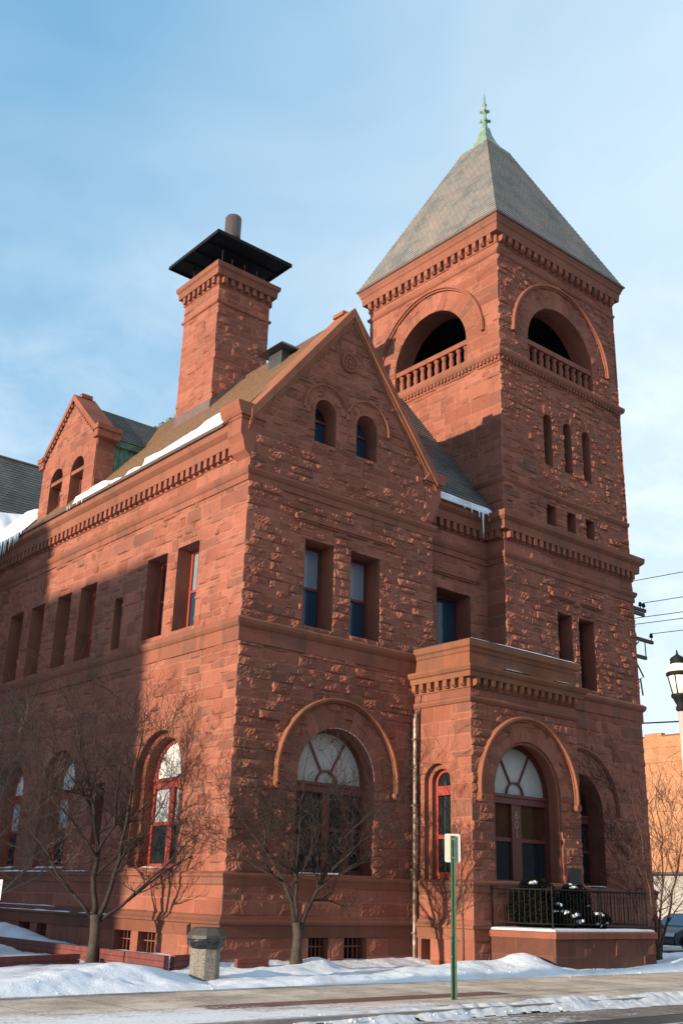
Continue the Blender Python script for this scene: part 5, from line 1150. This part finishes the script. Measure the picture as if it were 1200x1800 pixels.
# ------------------------------------------------------------------ street lamp, utility pole, wires
lx, ly = 5.38, -9.22; la = thing('street_lamp', 'black post top lantern with white panes on a pale post', 'street lamp', (lx, ly, -1.7))
mb = MB(); mb.lathe(lx, ly, [(.2, -1.8), (.2, -1.5), (.13, -1.3), (.11, -1.2), (.075, 4.1)], 14); mb.build('post', plain('pale_concrete_post', (.42, .36, .31), .8, noise=.2), la, True)
mb = MB(); mb.lathe(lx, ly, [(.08, 3.96), (.12, 4.0), (.12, 4.05), (.09, 4.1), (.13, 4.17), (.16, 4.24), (.2, 4.28), (.2, 4.33)], 16)
for k in range(6): t = k*math.pi/3+.2; mb.tube([(lx+.155*math.cos(t), ly+.155*math.sin(t), 4.32), (lx+.235*math.cos(t), ly+.235*math.sin(t), 4.74)], .016, 5)
mb.lathe(lx, ly, [(.24, 4.73), (.27, 4.75), (.27, 4.80), (.245, 4.82)], 20)
mb.lathe(lx, ly, [(.16, 5.0), (.17, 5.03), (.15, 5.07), (.17, 5.09), (.15, 5.14), (.06, 5.2), (.03, 5.22), (.02, 5.27), (.012, 5.32)], 16); mb.build('lantern_frame', IRON, la, True)
mb = MB(); mb.lathe(lx, ly, [(.145, 4.33), (.225, 4.73)], 18); mb.build('lantern_panes', plain('milky_lantern_glass', (.80, .78, .72), .3), la, True)
mb = MB(); mb.lathe(lx, ly, [(.24, 4.82), (.225, 4.9), (.19, 4.97), (.16, 5.0)], 20); mb.build('lantern_hood', plain('white_enamel', (.80, .80, .79), .3), la, True)
ux, uy = 22.1, 3.5; up_ = thing('utility_pole', 'wooden utility pole with crossarms and fittings showing past the tower', 'utility pole', (ux, uy, -1.7)); PW = plain('creosoted_pole_wood', (.055, .045, .04), .9, noise=.3)
mb = MB(); mb.tube([(ux, uy, -1.8), (ux, uy, 13.2)], [.17, .11], 10); mb.build('pole', PW, up_, True)
for z, a, b in ((11.95, -1.3, 1.35), (11.75, -1.0, 1.2), (10.62, -1.6, 1.72), (9.85, -1.2, 1.15)): mb = MB(); mb.box(ux+a, ux+b, uy-.14, uy-.02, z-.07, z+.07); mb.build('crossarm', PW, up_)
mb = MB()
for x, z in ((1.25, 12.0), (1.0, 12.0), (1.65, 10.72), (-1.2, 12.0)): mb.lathe(ux+x, uy-.08, [(.02, z), (.02, z+.1), (.07, z+.11), (.09, z+.17), (.06, z+.22), (.08, z+.24), (.04, z+.3)], 8)
mb.tube([(ux+1.15, uy-.08, 10.6), (ux+1.15, uy-.08, 9.9)], .025, 5); mb.tube([(ux+.3, uy-.08, 10.2), (ux+.7, uy-.08, 10.5)], .03, 5); mb.tube([(ux+.2, uy-.1, 9.8), (ux+.85, uy-.1, 9.0), (ux+.6, uy-.1, 8.9), (ux+.7, uy-.1, 8.2)], .035, 5); mb.build('insulator_fittings', IRON, up_)
def copy_tree(o, parent=None):
    c = o.copy(); sc.collection.objects.link(c)
    if parent is not None: c.parent = parent
    for ch_ in [q for q in sc.objects if q.parent is o]: copy_tree(ch_, c)
    return c
la2 = copy_tree(la); la2.location = (-27, -7.6, -1.7); la2['label'] = 'post top street lantern further up the street, behind the photographer'
up2 = copy_tree(up_); up2.location = (-34, -8.5, -1.7); up2['label'] = 'utility pole further up the street, behind the photographer'
WM = plain('dark_overhead_wire', (.03, .03, .035), .6)
for x, z, zz, lab in ((.1, 13.0, 13.5, 'topmost overhead wire running right from behind the tower'), (1.25, 12.3, 12.6, 'overhead wire leaving the upper insulators beside the tower'), (.2, 11.4, 11.2, 'upper wire of the close pair below the top crossarm'), (.25, 11.15, 10.9, 'lower wire of the close pair below the top crossarm'), (1.65, 11.0, 10.8, 'overhead wire from the end of the long lower crossarm'), (.3, 7.0, 6.9, 'lowest sagging cable, level with the street lamp')):
    mb = MB(); pts = []
    for i in range(25):
        t = i/24; pts.append((ux+x, uy-.1-45*t, z+(zz-z)*t-1.1*4*t*(1-t)*.6))
    mb.tube(pts, .016 if z > 8 else .03, 4, cap=False); tag(mb.build('overhead_wire', WM), lab, 'wire', 'overhead wires')

# ------------------------------------------------------------------ neighbouring buildings and the parked car
def brick_mat(name, c1, c2, mo):
    m, nt, bs, L = new_mat(name); tc = N(nt, 'ShaderNodeTexCoord'); mp = N(nt, 'ShaderNodeMapping'); mp.inputs['Rotation'].default_value = (math.pi/2, 0, math.pi/2)
    br = N(nt, 'ShaderNodeTexBrick'); br.inputs['Scale'].default_value = 1; br.inputs['Brick Width'].default_value = .22; br.inputs['Row Height'].default_value = .075; br.inputs['Mortar Size'].default_value = .008
    br.inputs['Color1'].default_value = (*c1, 1); br.inputs['Color2'].default_value = (*c2, 1); br.inputs['Mortar'].default_value = (*mo, 1)
    sx = N(nt, 'ShaderNodeSeparateXYZ'); cb = N(nt, 'ShaderNodeCombineXYZ'); ad = N(nt, 'ShaderNodeMath', operation='ADD'); L(tc.outputs['Object'], sx.inputs[0]); L(sx.outputs[0], ad.inputs[0]); L(sx.outputs[1], ad.inputs[1]); L(ad.outputs[0], cb.inputs[0]); L(sx.outputs[2], cb.inputs[1]); L(cb.outputs[0], br.inputs['Vector'])
    n = N(nt, 'ShaderNodeTexNoise'); n.inputs['Scale'].default_value = .8; n.inputs['Detail'].default_value = 6; L(tc.outputs['Object'], n.inputs['Vector']); r = ramp(nt, [(.35, (1, 1, 1)), (.7, (.72, .7, .68))]); L(n.outputs['Fac'], r.inputs[0])
    mm = N(nt, 'ShaderNodeMixRGB', blend_type='MULTIPLY'); mm.inputs[0].default_value = 1; L(br.outputs['Color'], mm.inputs[1]); L(r.outputs[0], mm.inputs[2]); L(mm.outputs[0], bs.inputs['Base Color']); bs.inputs['Roughness'].default_value = .9
    return m
BR1 = brick_mat('orange_brick', (.44, .195, .085), (.30, .12, .055), (.36, .24, .16)); BR2 = brick_mat('brown_brick', (.22, .11, .08), (.17, .085, .06), (.3, .26, .23))
bb = thing('brick_block', 'sunlit orange brick block far behind the right hand trees', 'building', (78, 35, -1.8))
mb = MB(); mb.box(70, 92, 22, 50, 2.75, 14.5); mb.box(70.0, 70.6, 33.4, 35.2, 14.5, 14.85); mb.box(70, 92, 49.2, 50, 14.5, 14.9); mb.box(69.93, 70, 22, 50, 12.2, 12.42); mb.box(69.95, 70, 22, 50, 13.5, 13.62); mb.build('wall', BR1, bb)
mb = MB(); mb.box(69.92, 92, 21.9, 33.3, 14.503, 14.62); mb.box(69.92, 92, 35.3, 49.1, 14.503, 14.62); mb.build('parapet_coping', TRIM, bb)
mb = MB(); mb.box(69.9, 92, 21.9, 50, -1.9, 2.55); mb.build('lower_wall', plain('pale_grey_render', (.27, .26, .25), .9, noise=.2, nscale=1), bb)
mb = MB(); mb.box(69.2, 70, 21.8, 50, 2.553, 2.75); mb.build('awning', plain('dark_grey_awning', (.04, .045, .05), .7), bb)
for y in (24.5, 28.2, 37.5, 42):
    mb = MB(); mb.box(69.84, 69.9, y, y+2.2, -.9, 1.6); wn = mb.build('window', WOOD, bb); m_ = MB(); m_.box(69.81, 69.84, y+.1, y+2.1, -.8, 1.5); m_.build('pane', GLASS, wn)
def plain_block(name, label, x0, x1, y0, y1, zt):
    r = thing(name, label, 'building', ((x0+x1)/2, (y0+y1)/2, -1.8)); m = MB(); m.box(x0, x1, y0, y1, -1.9, zt); m.build('wall', BR2, r)
    m = MB(); m.box(x0-.25, x1+.25, y0-.0, y1+.0, zt-.5, zt-.1); m.build('cornice', TRIM, r)
    for fl in range(int((zt+1.8)/3.9)):
        y = y0+.9
        while y < y1-1.6:
            z = -.6+fl*3.9; mm = MB(); mm.box(x1, x1+.06, y, y+1.1, z, z+2.1); wn = mm.build('window', WOOD, r); m2 = MB(); m2.box(x1+.061, x1+.075, y+.08, y+1.02, z+.08, z+2.02); m2.build('pane', GLASS, wn); y += 2.3
plain_block('shop_building', 'lower brown brick shop building across the side street', -74, -60, 2.92, 10.22, 19.7)
plain_block('shop_building', 'taller brown brick shop building across the side street', -74, -60, 10.222, 25, 22.5)
def street_row(name, label, x0, x1, y0, y1, zt, mat_):
    r = thing(name, label, 'building', ((x0+x1)/2, (y0+y1)/2, -1.8)); m = MB(); m.box(x0, x1, y0, y1, -1.9, zt); m.build('wall', mat_, r)
    m = MB(); m.box(x0+.02, x1-.02, y1-.3, y1+.25, zt-.7, zt-.15); m.build('cornice', TRIM, r)
    for fl in range(int((zt+1.8)/3.9)):
        x = x0+.9
        while x < x1-1.6:
            z = -.6+fl*3.9; mm = MB(); mm.box(x, x+1.2, y1, y1+.06, z, z+2.2); wn = mm.build('window', WOOD, r); m2 = MB(); m2.box(x+.08, x+1.12, y1+.061, y1+.075, z+.08, z+2.12); m2.build('pane', GLASS, wn); x += 2.6
street_row('shop_building', 'brown brick shop building across the main street, behind the photographer to the left', -52, -14, -52, -38, 10.5, BR2)
street_row('shop_building', 'orange brick shop building across the main street, behind the photographer', -13.99, 18, -52, -38, 9.2, BR1)
street_row('shop_building', 'long brown brick shop building across the main street, behind the photographer to the right', 18.01, 60, -52, -38, 10.8, BR2)
# parked car
car = thing('parked_car', 'dark blue car parked beyond the terrace, nose to the left', 'car', (27.2, 5.0, -1.78))
CZ = -1.78; X0 = 24.85; YC = 5.0
def loft_y(mb, prof, y0, y1, inset=.0):
    n = len(prof); V = [(X0+x, y0+inset*0, CZ+z) for x, z in prof] + [(X0+x, y1, CZ+z) for x, z in prof]; F = [(i, (i+1) % n, n+(i+1) % n, n+i) for i in range(n)] + [tuple(range(n))[::-1], tuple(range(n, 2*n))]; mb.add(V, F)
PAINT = plain('dark_blue_car_paint', (.008, .013, .026), .4, spec=.3)
mb = MB(); body = [(.0, .45), (.02, .32), (.3, .26), (4.3, .26), (4.5, .4), (4.5, .85), (4.35, .98), (3.4, 1.0), (1.25, .98), (.5, .86), (.12, .74)]
n = len(body); rows = [(-.86, .93), (-.9, 1.0), (.9, 1.0), (.86, .93)]
V = []; 
for y, k in ((-.80, .965), (-.9, 1.0), (.9, 1.0), (.80, .965)):
    for x, z in body: V.append((X0+2.25+(x-2.25)*k, YC+y, CZ+.6+(z-.6)*k))
F = [(r*n+i, r*n+(i+1) % n, (r+1)*n+(i+1) % n, (r+1)*n+i) for r in range(3) for i in range(n)] + [tuple(range(n))[::-1], tuple(3*n+i for i in range(n))]
mb.add(V, F); cb_ = mb.build('body', PAINT, car)
mb = MB(); cab = [(1.2, .985), (2.0, 1.46), (3.2, 1.48), (3.95, .99)]; V = []
for y, k in ((-.8, 0), (-.62, 1), (.62, 1), (.8, 0)): pass
cabV = [(X0+1.2, YC-.8, CZ+.97), (X0+3.95, YC-.8, CZ+.97), (X0+3.95, YC+.8, CZ+.97), (X0+1.2, YC+.8, CZ+.97), (X0+2.0, YC-.6, CZ+1.46), (X0+3.25, YC-.6, CZ+1.48), (X0+3.25, YC+.6, CZ+1.48), (X0+2.0, YC+.6, CZ+1.46)]
mb.add(cabV, [(3, 2, 1, 0), (0, 1, 5, 4), (1, 2, 6, 5), (2, 3, 7, 6), (3, 0, 4, 7), (4, 5, 6, 7)]); mb.build('cabin', PAINT, car)
CG = plain('blue_reflecting_car_glass', (.04, .12, .19), .08, spec=.8)
def inset_face(a, b, c, d, nrm, k=.1):
    a, b, c, d = map(Vector, (a, b, c, d)); ctr = (a+b+c+d)/4; nn = Vector(nrm)*.012; return [p.lerp(ctr, k)+nn for p in (a, b, c, d)]
m_ = MB(); m_.add(inset_face(cabV[3], cabV[0], cabV[4], cabV[7], (-.5, 0, .85)), [(0, 1, 2, 3)]); m_.build('windscreen', CG, car)
m_ = MB(); m_.add(inset_face(cabV[0], cabV[1], cabV[5], cabV[4], (0, -.9, .4)), [(0, 1, 2, 3)]); m_.build('side_window', CG, car)
for x in (.95, 3.6):
    for y in (-.86, .86):
        mb = MB(); V = []; nn_ = 20
        for yy, r in ((-.1, .26), (-.1, .31), (.1, .31), (.1, .26)):
            for k in range(nn_): t = 2*math.pi*k/nn_; V.append((X0+x+r*math.cos(t), YC+y+yy, CZ+.31+r*math.sin(t)))
        mb.add(V, [(r*nn_+k, r*nn_+(k+1) % nn_, (r+1)*nn_+(k+1) % nn_, (r+1)*nn_+k) for r in range(3) for k in range(nn_)]); wh = mb.build('wheel', plain('tyre_rubber', (.012, .012, .012), .9), car)
        m_ = MB(); V = [(X0+x+.22*math.cos(2*math.pi*k/nn_), YC+y-.08*(1 if y < 0 else -1), CZ+.31+.22*math.sin(2*math.pi*k/nn_)) for k in range(nn_)]; m_.add(V, [tuple(range(nn_))]); m_.build('rim', plain('grey_alloy_rim', (.3, .3, .3), .35, metal=.8), wh)
for y in (-.62, .62): m_ = MB(); m_.box(X0+.04, X0+.12, YC+y-.2, YC+y+.2, CZ+.6, CZ+.74); m_.build('headlight', plain('clear_headlight', (.6, .62, .62), .1), car)
m_ = MB(); m_.box(X0-.03, X0+.1, YC-.84, YC+.84, CZ+.34, CZ+.5); m_.build('bumper', plain('dark_grey_bumper', (.03, .03, .035), .5), car)
